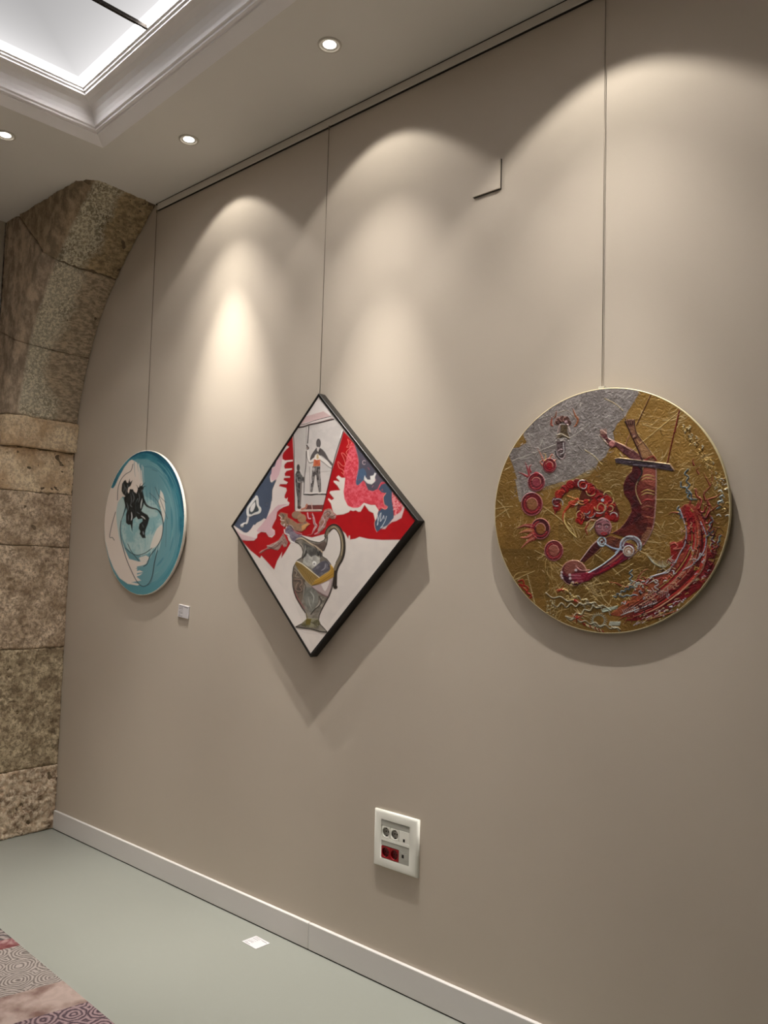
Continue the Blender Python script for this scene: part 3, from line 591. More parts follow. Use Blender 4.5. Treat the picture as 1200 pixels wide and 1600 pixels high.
# dark second figure
P.dot((346, 832), 19, (72, 68, 66), .3, sq=2.2)
P.fill([(328, 870), (362, 868), (380, 905), (408, 948), (414, 985), (384, 1010), (372, 1060), (376, 1130), (362, 1230), (360, 1296), (336, 1296), (336, 1200), (322, 1100), (312, 990), (312, 910)], (48, 46, 46), .5, mot=((120, 118, 116), 3, .7))
P.line([(330, 935), (340, 990), (372, 1002), (408, 985)], 8, (176, 174, 172), .3, taper=2); P.line([(380, 1000), (376, 1120), (366, 1270)], 18, (124, 112, 108), .2); P.line([(410, 940), (412, 1000)], 8, (58, 52, 52), .3)
P.dot((358, 1295), 22, (88, 66, 58), .4, sq=.9)
# rooster-like creatures over the red
P.frame(*F3); TAN = (158, 124, 98)
P.line([(290, 110), (330, 95), (345, 60)], 22, (184, 118, 96), .4); P.line([(395, 40), (402, 90), (408, 130)], 8, (206, 170, 160), .4); P.line([(240, 130), (330, 128), (420, 122), (500, 120)], 10, (214, 190, 170), .4)
P.dot((235, 172), 54, (150, 120, 98), .5, sq=.8); P.dot((290, 210), 48, (164, 128, 100), .5)
P.fill([(40, 170), (60, 145), (100, 150), (132, 160), (138, 200), (180, 220), (240, 262), (300, 262), (330, 235), (380, 272), (350, 300), (330, 322), (290, 352), (230, 350), (190, 320), (150, 280), (112, 300), (96, 300), (60, 262), (70, 225)], TAN, .6, mot=((120, 98, 88), 5, .7))
P.fill([(290, 290), (350, 262), (378, 272), (340, 300), (330, 326), (290, 350)], (206, 152, 96), .4)
P.line([(40, 175), (70, 200), (60, 225), (98, 235)], 8, (226, 210, 200), .4); P.line([(80, 165), (96, 190), (90, 215)], 8, (76, 62, 58), .3); P.line([(62, 262), (84, 286), (104, 270), (96, 300)], 7, (214, 200, 200), .4); P.line([(120, 215), (150, 280), (200, 322)], 6, (100, 76, 62), .3)
P.line([(130, 150), (136, 165), (110, 160), (90, 148), (60, 142)], 5, (150, 70, 50), .3)
P.line([(352, 150), (362, 205), (385, 212)], 12, (212, 170, 178), .5); P.line([(404, 150), (420, 210), (428, 262), (446, 290), (424, 330), (400, 382)], 26, (196, 160, 160), .6, taper=2); P.line([(420, 215), (432, 270), (452, 292)], 6, (110, 70, 76), .3); P.line([(384, 160), (410, 190)], 10, (130, 60, 66), .3)
P.line([(352, 392), (400, 380), (420, 340)], 7, (190, 90, 90), .4); P.line([(434, 380), (476, 352), (520, 300)], 14, (206, 140, 150), .5); P.line([(428, 382), (470, 374), (490, 350)], 4, (226, 200, 196), .3)
P.fill([(536, 118), (580, 100), (614, 108), (628, 140), (664, 180), (652, 210), (618, 218), (590, 200), (560, 250), (548, 300), (512, 340), (470, 366), (462, 330), (478, 290), (476, 250), (500, 200), (520, 160)], (146, 104, 92), .6, mot=((176, 150, 144), 4, .8))
P.line([(540, 150), (580, 130), (600, 160), (570, 190), (610, 190), (650, 175)], 6, (58, 44, 42), .3); P.line([(600, 112), (622, 150), (600, 170)], 6, (196, 176, 160), .4); P.line([(520, 200), (540, 240), (510, 300)], 8, (200, 170, 176), .4)
P.frame(*F5)
P.fill([(400, 1390), (430, 1362), (500, 1330), (498, 1300), (530, 1290), (600, 1260), (650, 1225), (680, 1180), (702, 1145), (730, 1200), (760, 1260), (742, 1310), (712, 1322), (690, 1280), (660, 1330), (630, 1362), (590, 1350), (540, 1335), (480, 1356), (430, 1392), (410, 1400)], (142, 108, 100), .5, mot=((176, 150, 140), 4, .8))
P.line([(500, 1300), (560, 1306), (610, 1270), (655, 1240)], 7, (214, 196, 190), .4); P.line([(520, 1320), (590, 1330), (640, 1290), (690, 1240)], 8, (90, 66, 66), .3); P.line([(400, 1392), (450, 1360), (510, 1335)], 6, (190, 110, 110), .4); P.line([(690, 1200), (712, 1240), (740, 1290)], 6, (96, 74, 70), .3)
# ewer
P.frame(*F3)
HG = (118, 106, 88)
P.line([(560, 400), (572, 350), (600, 312), (640, 292), (690, 320), (728, 400), (740, 480), (738, 570), (716, 650), (676, 720), (652, 790), (648, 860), (646, 930)], 52, (44, 36, 30), .5)
P.line([(562, 400), (576, 352), (604, 318), (640, 304), (680, 326), (716, 402), (727, 480), (724, 570), (702, 648), (668, 712), (650, 760)], 36, HG, .4, mot=None) if False else P.line([(562, 400), (576, 352), (604, 318), (640, 304), (680, 326), (716, 402), (727, 480), (724, 570), (702, 648), (668, 712), (650, 760)], 34, HG, .4)
P.line([(590, 345), (640, 318), (690, 370), (716, 480), (706, 590), (660, 690)], 9, (60, 50, 42), .2); P.line([(612, 312), (656, 306), (712, 390), (734, 500), (722, 610)], 6, (196, 178, 140), .4)
P.fill([(585, 370), (620, 345), (656, 345), (684, 400), (696, 480), (688, 580), (655, 660), (622, 700), (600, 705), (560, 650), (520, 625), (510, 570), (530, 560), (560, 480), (562, 420)], (214, 206, 198))
P.dot((655, 955), 24, (56, 46, 40), .5); P.line([(640, 860), (650, 940)], 14, (56, 46, 40), .4)
OUT = [(215, 462), (240, 425), (290, 402), (372, 445), (430, 462), (482, 470), (532, 445), (556, 400), (570, 392), (568, 440), (560, 490), (532, 556), (508, 566), (512, 620), (560, 650), (600, 700), (636, 760), (640, 850), (622, 960), (590, 1050), (545, 1130), (500, 1215), (480, 1262), (474, 1312), (492, 1360), (530, 1400), (566, 1442), (500, 1440), (380, 1405), (300, 1398), (226, 1385), (290, 1352), (345, 1302), (338, 1240), (282, 1160), (225, 1060), (194, 950), (186, 830), (198, 740), (236, 668), (290, 632), (304, 575), (290, 520), (260, 482)]
P.fill(OUT, (112, 104, 94), .6, mot=((146, 140, 130), 12, .8)); P.line(OUT+[OUT[0]], 9, (44, 36, 32), .5, smooth=0)
P.fill([(300, 470), (372, 500), (498, 575), (508, 620), (440, 610), (400, 640), (350, 600), (320, 640), (300, 660), (310, 560)], (76, 74, 72), .1, mot=((120, 118, 112), 6, .8))
P.fill([(380, 470), (470, 490), (540, 452), (562, 480), (530, 552), (508, 562), (440, 520)], (104, 88, 80), .2, mot=((80, 68, 62), 8, .7))
P.line([(222, 440), (290, 425), (380, 480), (450, 520), (515, 575)], 14, (196, 176, 150), .4); P.line([(222, 452), (300, 440), (380, 492), (505, 585)], 5, (60, 50, 44), .3)
P.fill([(310, 640), (340, 625), (350, 590), (392, 630), (440, 612), (488, 640), (484, 700), (440, 740), (400, 760), (360, 735), (300, 700)], (190, 188, 180), .5, mot=((130, 126, 122), 6, .6))
P.dot((428, 700), 22, (232, 232, 228), .5, sq=1.2); P.dot((428, 703), 10, (130, 130, 128), .2)
P.line([(460, 570), (470, 610), (490, 560), (496, 630)], 9, (40, 36, 40), .3); P.line([(340, 560), (330, 600), (300, 640)], 12, (40, 36, 36), .2)
P.fill([(400, 765), (450, 720), (500, 680), (560, 670), (610, 720), (600, 765), (540, 800), (480, 850), (430, 810)], (84, 82, 92), .3, smooth=3, mot=((132, 128, 136), 9, .7))
P.line([(500, 780), (540, 750), (550, 700)], 12, (150, 146, 152), .2, taper=2)
GO = (156, 122, 54)
P.fill([(214, 702), (236, 672), (290, 700), (480, 850), (430, 880), (396, 938), (330, 880), (260, 780)], (150, 122, 66), .5); P.fill([(396, 938), (432, 880), (500, 838), (580, 790), (602, 760), (596, 705), (630, 735), (642, 775), (638, 845), (560, 890), (480, 925)], (170, 130, 50), .6)
for k in range(9):
    t = k/9; P.line([(225+190*t, 700+150*t+0), (262+150*t-40*t, 770+140*t+20)], 4, (70, 52, 28), .3)
for k in range(5): P.line([(220+k*10, 700-k*6+18*k*.2), (330+k*18, 800-k*4), (405+k*16, 925-k*18)], 4, (64, 48, 26), .3)
P.line([(236, 674), (300, 708), (390, 780), (480, 852)], 8, (220, 206, 180), .4); P.line([(250, 770), (330, 882), (398, 942)], 6, (214, 196, 160), .4)
P.line([(420, 930), (500, 895), (570, 850), (630, 810)], 5, (96, 66, 24), .3); P.line([(430, 890), (520, 850), (600, 790), (612, 720)], 5, (206, 168, 84), .4)
P.fill([(400, 950), (470, 930), (560, 892), (632, 850), (618, 960), (580, 1058), (520, 1030), (450, 985)], (176, 158, 156), .3); P.fill([(500, 930), (590, 890), (570, 960), (540, 1000)], (212, 202, 198), .2, smooth=3)
P.line([(400, 950), (470, 1010), (540, 1050), (578, 1062)], 9, (126, 88, 96), .4)
P.fill([(200, 740), (250, 790), (330, 885), (310, 960), (300, 1060), (280, 1150), (220, 1040), (196, 940)], (84, 74, 66), .1, mot=((120, 106, 92), 6, .8))
P.line([(216, 870), (250, 872), (284, 880), (292, 920), (268, 950), (290, 990), (262, 1004), (226, 985), (232, 940), (250, 910)], 9, (140, 116, 104), .5); P.line([(210, 770), (236, 800), (222, 840), (260, 850)], 8, (150, 138, 124), .4)
P.line([(214, 1000), (250, 1080), (320, 1190)], 9, (140, 84, 84), .3)
P.fill([(330, 950), (440, 980), (470, 1080), (450, 1160), (390, 1230), (340, 1160), (310, 1060)], (132, 132, 124), .2, smooth=4, mot=((96, 94, 88), 12, .7))
P.fill([(480, 1070), (520, 1060), (560, 1090), (520, 1170), (440, 1250), (420, 1260), (500, 1130)], (160, 152, 140), .3, mot=((60, 56, 50), 5, .7)); P.line([(480, 1060), (506, 1110), (480, 1160), (430, 1200), (390, 1250)], 10, (50, 46, 40), .3)
P.fill([(345, 1290), (470, 1300), (492, 1360), (440, 1400), (330, 1390), (280, 1370)], (142, 138, 116), .3, mot=((84, 78, 50), 6, .9)); P.fill([(340, 1300), (396, 1300), (380, 1370), (330, 1360)], (112, 98, 40), .1); P.line([(340, 1240), (350, 1300), (300, 1350)], 6, (130, 112, 60), .3)
for q_, w_, c_ in ((((192, 800), (190, 930), (222, 1050), (282, 1160), (332, 1240)), 12, (58, 48, 42)), (((300, 900), (330, 940), (320, 1000)), 7, (58, 50, 44)), (((620, 880), (606, 980), (560, 1090), (500, 1200)), 8, (64, 54, 48)),
                   (((380, 1000), (420, 1060), (410, 1140)), 10, (176, 176, 168)), (((360, 1060), (372, 1130), (396, 1190)), 7, (168, 166, 156)), (((540, 660), (576, 700), (590, 750)), 7, (46, 42, 46)), (((330, 500), (326, 550), (310, 600)), 8, (168, 164, 156)),
                   (((420, 500), (450, 540), (440, 590)), 9, (52, 48, 46)), (((250, 480), (290, 500), (312, 550)), 6, (176, 168, 158)), (((440, 1180), (470, 1150), (488, 1100)), 7, (186, 180, 168)), (((380, 1330), (420, 1350), (470, 1390)), 7, (66, 60, 40))):
    P.line(q_, w_, c_, .25, taper=2)
P.line([(226, 1388), (300, 1400), (400, 1412), (480, 1436), (562, 1446)], 10, (50, 46, 40), .4)
P.line([(240, 1400), (330, 1450), (520, 1470)], 4, (188, 180, 176), .1)
P.fill([(112, 330), (140, 290), (170, 298), (200, 340), (240, 378), (290, 385), (290, 402), (240, 425), (216, 462), (180, 450), (158, 410), (128, 390), (108, 365)], (106, 96, 112), .4, smooth=2, mot=((150, 142, 154), 6, .7))
P.line([(100, 330), (108, 372), (150, 392), (150, 440), (190, 470), (214, 470)], 12, (224, 218, 216), .4); P.line([(130, 280), (180, 290), (220, 350), (290, 378)], 5, (206, 196, 196), .4)
P.col = P.col*np.array([.93, .92, .92])
o = (DX, 0, DZ)
dp = tag(empty('diamond_painting', o), 'diamond shaped canvas in thin black frame with painted grey ewer on red and white', 'painting')
P.build('painted_canvas', lambda U, V: np.abs(U)+np.abs(V) <= DH-.0135, MP, dp, o)
S2 = math.sqrt(2); hs = DH/S2; th = .0105
for k, ang in enumerate((45, 135, 225, 315)):
    bm = bmesh.new(); box(bm, hs-th, hs, -DD-.001, -.0, -hs, hs, .0008, 1)
    for v in bm.verts:                                           # mitre the ends
        lim = v.co.x
        if abs(v.co.z) > hs-.02: v.co.z = math.copysign(min(abs(v.co.z)*10, lim), v.co.z)
    bmesh.ops.rotate(bm, verts=bm.verts, cent=(0, 0, 0), matrix=Matrix.Rotation(math.radians(ang), 3, 'Y'))
    obj('frame_rail', bm, M['black'], dp)
bm = bmesh.new(); hh = hs-th
box(bm, -hh, hh, -.020, -.012, -hh, hh); bmesh.ops.rotate(bm, verts=bm.verts, cent=(0, 0, 0), matrix=Matrix.Rotation(math.radians(45), 3, 'Y')); obj('backing_board', bm, M['canvas'], dp)
bm = bmesh.new(); box(bm, -.026, -.014, -.015, -.004, DH-.042, DH-.028, .001, 1); obj('hanging_hook', bm, M['steel'], dp)

# ------------------------------------------------------------------ round gold painting
random.seed(5)
GX, GZ, GR, GD_, GK = -1.1392, 1.7700, .3919, .019, .03; GS = .3998/.3919
P = Paint(GX, GZ, .404, GD_+.012, 700, GK, GD_); G1 = (750, 590, 2.9268)
P.col[:] = lin((150, 116, 58)); P.met[:] = 1.
P.frame(*G1)
X_, Y_ = P.PX, P.PY
n1 = vnoise(X_/26, Y_/26, 3)*.5+vnoise(X_/11, Y_/11, 4)*.3+vnoise(X_/4.5, Y_/4.5, 6)*.2
n0 = vnoise(X_/60, Y_/60, 9); P.col *= (.35+.75*n1+.45*n0)[..., None]
def leaf(x0, y0, x1, y1, f):                                    # overlapping squares of metal leaf; tones also paint reflected light, brightest upper right
    P.fill([(x0, y0), (x1, y0+8), (x1-6, y1), (x0-5, y1-6)], tuple(int(v*f) for v in (160, 128, 66)), 0, 1., alpha=.5)
for args in ((60, 380, 190, 640, 1.0), (360, 640, 560, 860, .76), (560, 420, 700, 640, .85), (80, 780, 320, 1010, .64), (800, 420, 960, 640, .88), (760, 640, 930, 780, .95), (300, 860, 560, 1150, .74), (620, 60, 1130, 390, 1.14), (540, 380, 690, 560, .82), (930, 400, 1140, 560, 1.05)): leaf(*args)
P.fill([(728, 30), (724, 78), (660, 180), (628, 210), (608, 250), (616, 290), (588, 330), (574, 362), (540, 386), (530, 415), (470, 440), (420, 465), (370, 476), (300, 498), (262, 520), (240, 532), (186, 560), (172, 470), (150, 400), (132, 355), (152, 318), (210, 300), (206, 262), (120, 150), (300, -20)], (142, 136, 132), .1, 1., mot=((172, 166, 160), 7, .8))
P.fill([(130, 330), (200, 262), (216, 290), (180, 318), (150, 322)], (164, 130, 66), .1, 1.)
for args in ((210, 250, 560, 300), (150, 330, 340, 520)): pass
P.line([(204, 262), (246, 340)], 12, (168, 162, 154), .2, 1.); P.line([(150, 380), (260, 340), (420, 270), (500, 210)], 5, (190, 184, 176), .3, 1.); P.line([(170, 470), (186, 560)], 16, (176, 170, 160), .2, 1.)
P.fill([(230, 520), (300, 500), (420, 462), (520, 410), (545, 400), (500, 450), (420, 480), (320, 510)], (178, 158, 112), .1, 1., alpha=.6)
def crinkle(n, reg, cols, lo=8, hi=50, wd=(1.6, 4), hg=.5):  # raised creases; the pale colours paint their glints
    for k in range(n):
        for _ in range(20):
            x, y = random.uniform(60, 1150), random.uniform(40, 1170)
            if reg(x, y): break
        else: continue
        a = random.gauss(-.6, 1.1); l = random.uniform(lo, hi)*random.choice((.4, .6, 1)); b = a+random.uniform(-.6, .6)
        P.line([(x, y), (x+l*math.cos(a)/2, y+l*math.sin(a)/2), (x+l*math.cos(a)/2+l*math.cos(b)/2, y+l*math.sin(a)/2+l*math.sin(b)/2)], random.uniform(*wd), random.choice(cols), hg, 1., taper=2, smooth=4, alpha=random.uniform(.45, .95))
sil = lambda x, y: y < 560-(x-180)*.28 and x < 760-y*.5 and x > 140
crinkle(900, lambda x, y: not sil(x, y), [(226, 204, 146), (206, 178, 118), (240, 222, 172), (84, 58, 22), (100, 72, 30)], 8, 46, (1.4, 3.6), .45)
for k in range(70):                                              # clustered long creases of the leaf, their glints painted as pale strokes
    while True:
        x, y = random.uniform(80, 1130), random.uniform(60, 1150)
        if not sil(x, y): break
    a0 = random.uniform(-1.3, .9); cc = random.choice([(222, 196, 130), (206, 176, 108), (236, 216, 160)])
    for q in range(random.randint(4, 10)):
        a = a0+random.gauss(0, .25); l = random.uniform(25, 110); xx_, yy_ = x+random.gauss(0, 22), y+random.gauss(0, 22); cv = random.uniform(-.5, .5)
        if sil(xx_, yy_): continue
        P.line([(xx_, yy_), (xx_+l*.5*math.cos(a+cv), yy_+l*.5*math.sin(a+cv)), (xx_+l*math.cos(a), yy_+l*math.sin(a))], random.uniform(1.6, 3.4), cc, .5, 1., taper=2, smooth=5, alpha=random.uniform(.35, .9))
crinkle(520, sil, [(216, 210, 202), (196, 190, 184), (100, 94, 90), (112, 106, 100)], 8, 40, (1.6, 4), .6)
for a, b in (((570, 95), (655, 150)), ((480, 330), (560, 400)), ((80, 560), (135, 640)), ((72, 600), (150, 590)), ((70, 640), (130, 600)), ((400, 660), (440, 730)), ((500, 790), (640, 905)), ((250, 790), (400, 880)), ((160, 925), (250, 884)), ((930, 140), (700, 330)), ((290, 590), (420, 700)), ((430, 850), (540, 930)), ((760, 560), (930, 560)), ((620, 900), (700, 850))):
    P.line([a, ((a[0]+b[0])/2+5, (a[1]+b[1])/2-4), b], 3, (212, 192, 134), .6, 1.)
def gl(pts, wd, c, h=.8, t=0, m=0., sm=6, al=1.): P.line(pts, wd, c, h, m, smooth=sm, taper=t, alpha=al)
def squig(x0, y0, x1, y1, amp, n, wd, c, h=.8, t=0):
    dx, dy = x1-x0, y1-y0; L = math.hypot(dx, dy); nx, ny = -dy/L, dx/L
    gl([(x0+dx*i/n+nx*amp*(1 if i % 2 else -1)*random.uniform(.6, 1.1), y0+dy*i/n+ny*amp*(1 if i % 2 else -1)*random.uniform(.6, 1.1)) for i in range(n+1)], wd, c, h, t)
MAR, DK, RD, PL, OR = (112, 34, 36), (58, 20, 26), (172, 30, 34), (196, 204, 200), (204, 96, 50)
# trapeze
gl([(780, 80), (750, 145), (716, 216)], 5, (104, 60, 36)); gl([(690, 250), (668, 300), (652, 358)], 5, (176, 120, 90)); gl([(912, 150), (884, 270), (858, 386)], 6, (122, 30, 26)); gl([(908, 170), (892, 250)], 4, (160, 50, 40))
# legs and body
P.fill([(548, 244), (560, 238), (580, 256), (586, 276), (610, 292), (650, 304), (700, 328), (746, 366), (744, 384), (690, 372), (655, 345), (622, 316), (600, 322), (582, 306), (574, 282), (552, 268)], (92, 40, 48), .9, mot=((140, 84, 78), 4, .7))
P.dot((604, 302), 13, (206, 130, 122), .5); gl([(590, 280), (640, 302), (700, 336)], 4, (200, 150, 130)); gl([(548, 262), (560, 276), (584, 304)], 5, (206, 180, 150))
for k in range(4): gl([(552+k*8, 238-k), (556+k*7, 256)], 5, (196, 150, 130), .5)
P.fill([(664, 200), (676, 192), (706, 192), (712, 232), (722, 262), (744, 296), (780, 336), (806, 372), (800, 388), (742, 386), (734, 352), (722, 322), (704, 286), (690, 250)], (150, 104, 72), .9, mot=((112, 60, 50), 5, .8))
gl([(664, 200), (690, 256), (708, 296), (728, 340), (742, 376)], 7, DK); gl([(706, 194), (716, 250), (760, 312), (806, 372)], 4, (70, 40, 36)); P.dot((706, 268), 12, (96, 56, 50), .6); P.dot((706, 268), 6, (190, 140, 110), .5)
for k in range(5): gl([(666+k*10, 190), (674+k*8, 214)], 5, (60, 30, 34), .6)
P.fill([(716, 280), (742, 300), (800, 360), (780, 372), (746, 368)], (176, 128, 84), .4); gl([(750, 380), (790, 360), (806, 378)], 8, (156, 60, 50), .3)
BODY = [(700, 398), (806, 404), (806, 480), (802, 580), (800, 640), (786, 700), (756, 752), (728, 784), (716, 760), (700, 738), (660, 728), (600, 712), (640, 690), (664, 662), (694, 610), (686, 570), (660, 530), (656, 490), (672, 450), (694, 430)]
P.fill(BODY, (132, 58, 46), .9, mot=((96, 24, 30), 8, .8))
P.fill([(748, 410), (800, 410), (804, 450), (800, 500), (745, 480), (736, 450)], (170, 88, 70), .3)
for y, c in ((448, (196, 160, 96)), (462, (190, 150, 90)), (516, (186, 150, 82)), (530, (196, 164, 100)), (560, (170, 60, 56)), (590, (150, 96, 70)), (640, (176, 110, 80)), (664, (130, 50, 44)), (690, (168, 108, 78))):
    gl([(738, y+8), (765, y-3), (800, y+5)], 7, c, .4, 2)
P.fill([(700, 398), (750, 402), (734, 440), (722, 480), (716, 520), (734, 570), (738, 630), (716, 668), (676, 704), (606, 712), (640, 690), (666, 660), (694, 612), (686, 570), (660, 530), (656, 490), (672, 450), (694, 430)], (66, 20, 26), .4, smooth=2, mot=((104, 24, 30), 7, .7))
P.fill([(620, 706), (700, 668), (740, 632), (770, 650), (750, 720), (716, 752), (680, 735)], (112, 40, 34), .3, smooth=3, mot=((60, 22, 24), 8, .7))
P.fill([(742, 720), (770, 690), (784, 700), (760, 745), (736, 764)], (150, 100, 72), .3)
gl([(806, 406), (806, 480), (802, 600), (790, 690), (756, 754), (728, 784)], 5, (196, 150, 140)); gl([(748, 404), (738, 450), (716, 490), (716, 530), (738, 580)], 4, (188, 160, 110)); gl([(728, 404), (742, 430), (724, 470)], 8, (40, 28, 34))
P.fill([(616, 370), (640, 366), (870, 394), (889, 420), (880, 428), (800, 414), (700, 404), (622, 390)], (62, 48, 56), 1.2, mot=((96, 78, 84), 4, .6)); gl([(640, 368), (760, 382), (868, 396)], 4, (196, 170, 130)); gl([(872, 400), (888, 424)], 5, (200, 160, 130)); gl([(640, 346), (652, 362)], 5, (206, 180, 130))
# arms
P.fill([(536, 748), (560, 770), (548, 790), (500, 824), (478, 846), (458, 838), (480, 808), (510, 772)], (92, 32, 34), .8, mot=((60, 20, 26), 4, .7)); gl([(460, 836), (510, 770), (540, 742)], 4, (206, 170, 170)); gl([(480, 846), (520, 812), (556, 778)], 4, (190, 140, 80), .5)
P.fill([(548, 742), (600, 722), (650, 740), (662, 760), (650, 790), (610, 796), (580, 770), (556, 760)], (128, 66, 44), .5, mot=((70, 30, 28), 6, .7))
P.fill([(652, 768), (668, 752), (700, 762), (712, 792), (700, 812), (664, 836), (610, 868), (560, 896), (524, 910), (496, 930), (450, 944), (420, 936), (412, 912), (440, 898), (488, 896), (520, 880), (570, 848), (624, 806)], (140, 30, 48), .9, mot=((96, 30, 56), 5, .8))
gl([(496, 892), (560, 856), (620, 808), (652, 770)], 6, (196, 206, 210)); gl([(530, 900), (600, 862), (660, 820)], 10, (160, 24, 40), .3, 2); gl([(560, 870), (620, 830), (660, 795)], 7, (186, 110, 90), .3, 2)
# ball and hand
P.dot((430, 893), 60, (52, 16, 26), .9); P.dot((432, 890), 54, (112, 34, 42), .5)
P.fill([(384, 880), (400, 848), (440, 838), (470, 850), (486, 880), (450, 870), (430, 890), (400, 900)], (152, 88, 74), .3, smooth=3); P.ring((430, 893), 58, 4, (196, 140, 120), .6)
P.fill([(380, 900), (410, 915), (440, 945), (470, 935), (450, 950), (410, 945), (385, 925)], (66, 16, 40), .2)
P.fill([(412, 906), (416, 898), (470, 896), (490, 890), (530, 896), (500, 926), (470, 934), (430, 942), (424, 932), (450, 926), (414, 920), (412, 914), (440, 910)], (150, 32, 56), .9); gl([(412, 904), (460, 904)], 5, (196, 120, 130)); gl([(416, 916), (464, 916)], 5, (176, 90, 104)); gl([(424, 936), (470, 928)], 5, (170, 90, 104)); gl([(440, 860), (460, 880), (500, 880)], 6, (216, 150, 140))
for c in ((412, 902), (414, 918), (426, 936), (440, 880), (374, 890), (372, 904), (376, 916)): P.dot(c, 6, (226, 206, 206), .6)
# shoulder armour and collar
for r, c, wd in ((48, (196, 206, 206), 7), (40, (120, 100, 110), 6), (34, (196, 200, 204), 5)): P.ring((690, 768), r, wd, c, .8, .9, math.pi*.95, math.pi*2.15)
gl([(646, 752), (640, 780), (620, 800)], 6, (176, 190, 210)); gl([(728, 784), (700, 812), (680, 830)], 5, (186, 150, 140)); P.dot((680, 792), 24, (178, 132, 100), .9); P.ring((680, 792), 24, 5, (210, 206, 200), .6); P.ring((680, 794), 13, 5, (210, 196, 180), .5, 1, .5, 5.5); P.dot((682, 796), 7, (232, 226, 216), .6)
gl([(572, 762), (610, 780), (650, 786)], 7, (180, 196, 214)); P.ring((558, 750), 18, 6, (186, 206, 214), .8, 1.15); P.ring((558, 752), 9, 5, (200, 214, 220), .6, 1, 0, 5)
# hair
random.seed(8)
P.fill([(440, 610), (470, 510), (530, 505), (600, 545), (636, 610), (628, 660), (596, 650), (566, 636), (530, 650), (490, 650), (450, 668)], (92, 16, 24), .4, smooth=3, alpha=.9)
P.fill([(336, 600), (350, 530), (400, 480), (470, 468), (520, 490), (500, 530), (440, 510), (390, 530), (366, 575), (350, 620)], (84, 16, 22), .3, smooth=3, alpha=.85)
for cx_, cy_, r in ((352, 590, 20), (346, 562, 18), (362, 532, 20), (388, 510, 20), (414, 488, 20), (444, 482, 20), (474, 488, 22), (500, 506, 24), (524, 532, 24), (550, 552, 24), (580, 560, 22), (600, 584, 22), (560, 586, 28), (530, 580, 26), (500, 600, 24), (540, 612, 26), (476, 606, 20), (458, 628, 18), (450, 652, 14), (512, 622, 22), (596, 630, 26), (616, 640, 20), (600, 606, 20), (486, 640, 16)):
    P.dot((cx_, cy_), r, random.choice([(128, 20, 26), (156, 22, 26), (104, 16, 28), (170, 34, 26)]), .7, alpha=.95)
for k in range(34):
    cx_, cy_, r = random.choice([(352, 575, 22), (372, 525, 20), (420, 490, 20), (470, 490, 22), (510, 515, 24), (550, 548, 26), (586, 566, 26), (600, 600, 24), (548, 596, 30), (496, 612, 24), (462, 628, 22), (612, 636, 24), (520, 640, 18), (430, 560, 30)])
    a = random.uniform(0, 6.2); P.ring((cx_+random.uniform(-8, 8), cy_+random.uniform(-8, 8)), r*random.uniform(.5, 1), 4, random.choice([(226, 140, 90), (214, 70, 40), (206, 180, 120), (70, 12, 22), (196, 196, 190)]), .8, 1, a, a+random.uniform(1.5, 3.6))
P.dot((562, 560), 7, (206, 226, 230), .8); P.ring((585, 540), 20, 4, (206, 190, 120), .7, 1, 3.4, 6)
gl([(400, 540), (430, 552), (470, 566), (500, 560), (470, 580), (440, 566)], 5, (226, 150, 80)); P.dot((420, 578), 16, (190, 60, 40), .6); P.dot((486, 568), 13, (176, 40, 34), .6)
gl([(446, 556), (404, 590), (384, 620), (382, 650), (400, 690), (440, 730)], 14, (196, 70, 40), .7, 1); gl([(388, 620), (386, 655), (404, 692), (440, 730)], 5, (222, 196, 120), .6); gl([(346, 600), (342, 630)], 9, (170, 40, 40), .6, 1)
gl([(450, 650), (462, 668), (474, 650)], 9, (196, 30, 30), .7); gl([(486, 700), (490, 668), (510, 650), (530, 652)], 6, (216, 170, 130)); gl([(492, 720), (484, 690), (500, 664)], 8, (170, 70, 50), .6, 2); gl([(500, 700), (520, 680), (530, 660)], 5, (206, 190, 170))
# face
P.dot((563, 684), 40, (90, 40, 44), .6, sq=1.14); P.dot((563, 682), 35, (158, 100, 104), .5, sq=1.14); gl([(534, 656), (560, 642), (590, 656), (600, 684), (592, 714)], 4, (214, 150, 150), .6)
gl([(536, 672), (546, 666), (558, 672)], 4, (60, 26, 34), .3); gl([(568, 674), (580, 668), (592, 674)], 4, (60, 26, 34), .3); P.dot((547, 680), 5, (206, 190, 190), .2, sq=.7); P.dot((548, 680), 2.6, (30, 16, 20), .2); P.dot((580, 682), 5, (206, 190, 190), .2, sq=.7); P.dot((580, 682), 2.6, (30, 16, 20), .2)
gl([(562, 668), (560, 694), (568, 700)], 4, (196, 140, 136), .5); gl([(556, 712), (566, 708), (580, 713), (568, 720), (556, 713)], 5, (186, 24, 34), .4); gl([(540, 652), (560, 646), (584, 654)], 5, (196, 160, 160), .3)
# thrown discs and their flames
def disc(x, y, r, c1, c2, sq=1.1):
    P.dot((x, y), r, c1, .9, sq=sq); P.ring((x, y), r*.97, 4, (190, 110, 112), .7, sq); P.ring((x, y), r*.72, r*.16, (170, 50, 58), .4, sq, .4, 4.4); P.dot((x+r*.05, y), r*.5, c2, .3, sq=sq); P.ring((x, y), r*.52, 4, (214, 140, 120), .6, sq, 3.5, 6.6)
    P.ring((x, y), r*.86, 3, (60, 14, 22), .3, sq, 1.2, 4.6)
disc(318, 402, 31, (118, 20, 34), (166, 24, 38)); disc(258, 478, 39, (112, 36, 46), (164, 66, 78)); disc(238, 578, 49, (120, 26, 36), (160, 106, 66)); disc(277, 691, 44, (84, 28, 34), (156, 100, 48)); disc(338, 791, 43, (130, 44, 46), (168, 96, 78))
P.dot((258, 440), 12, (166, 28, 44), .5, sq=.9)
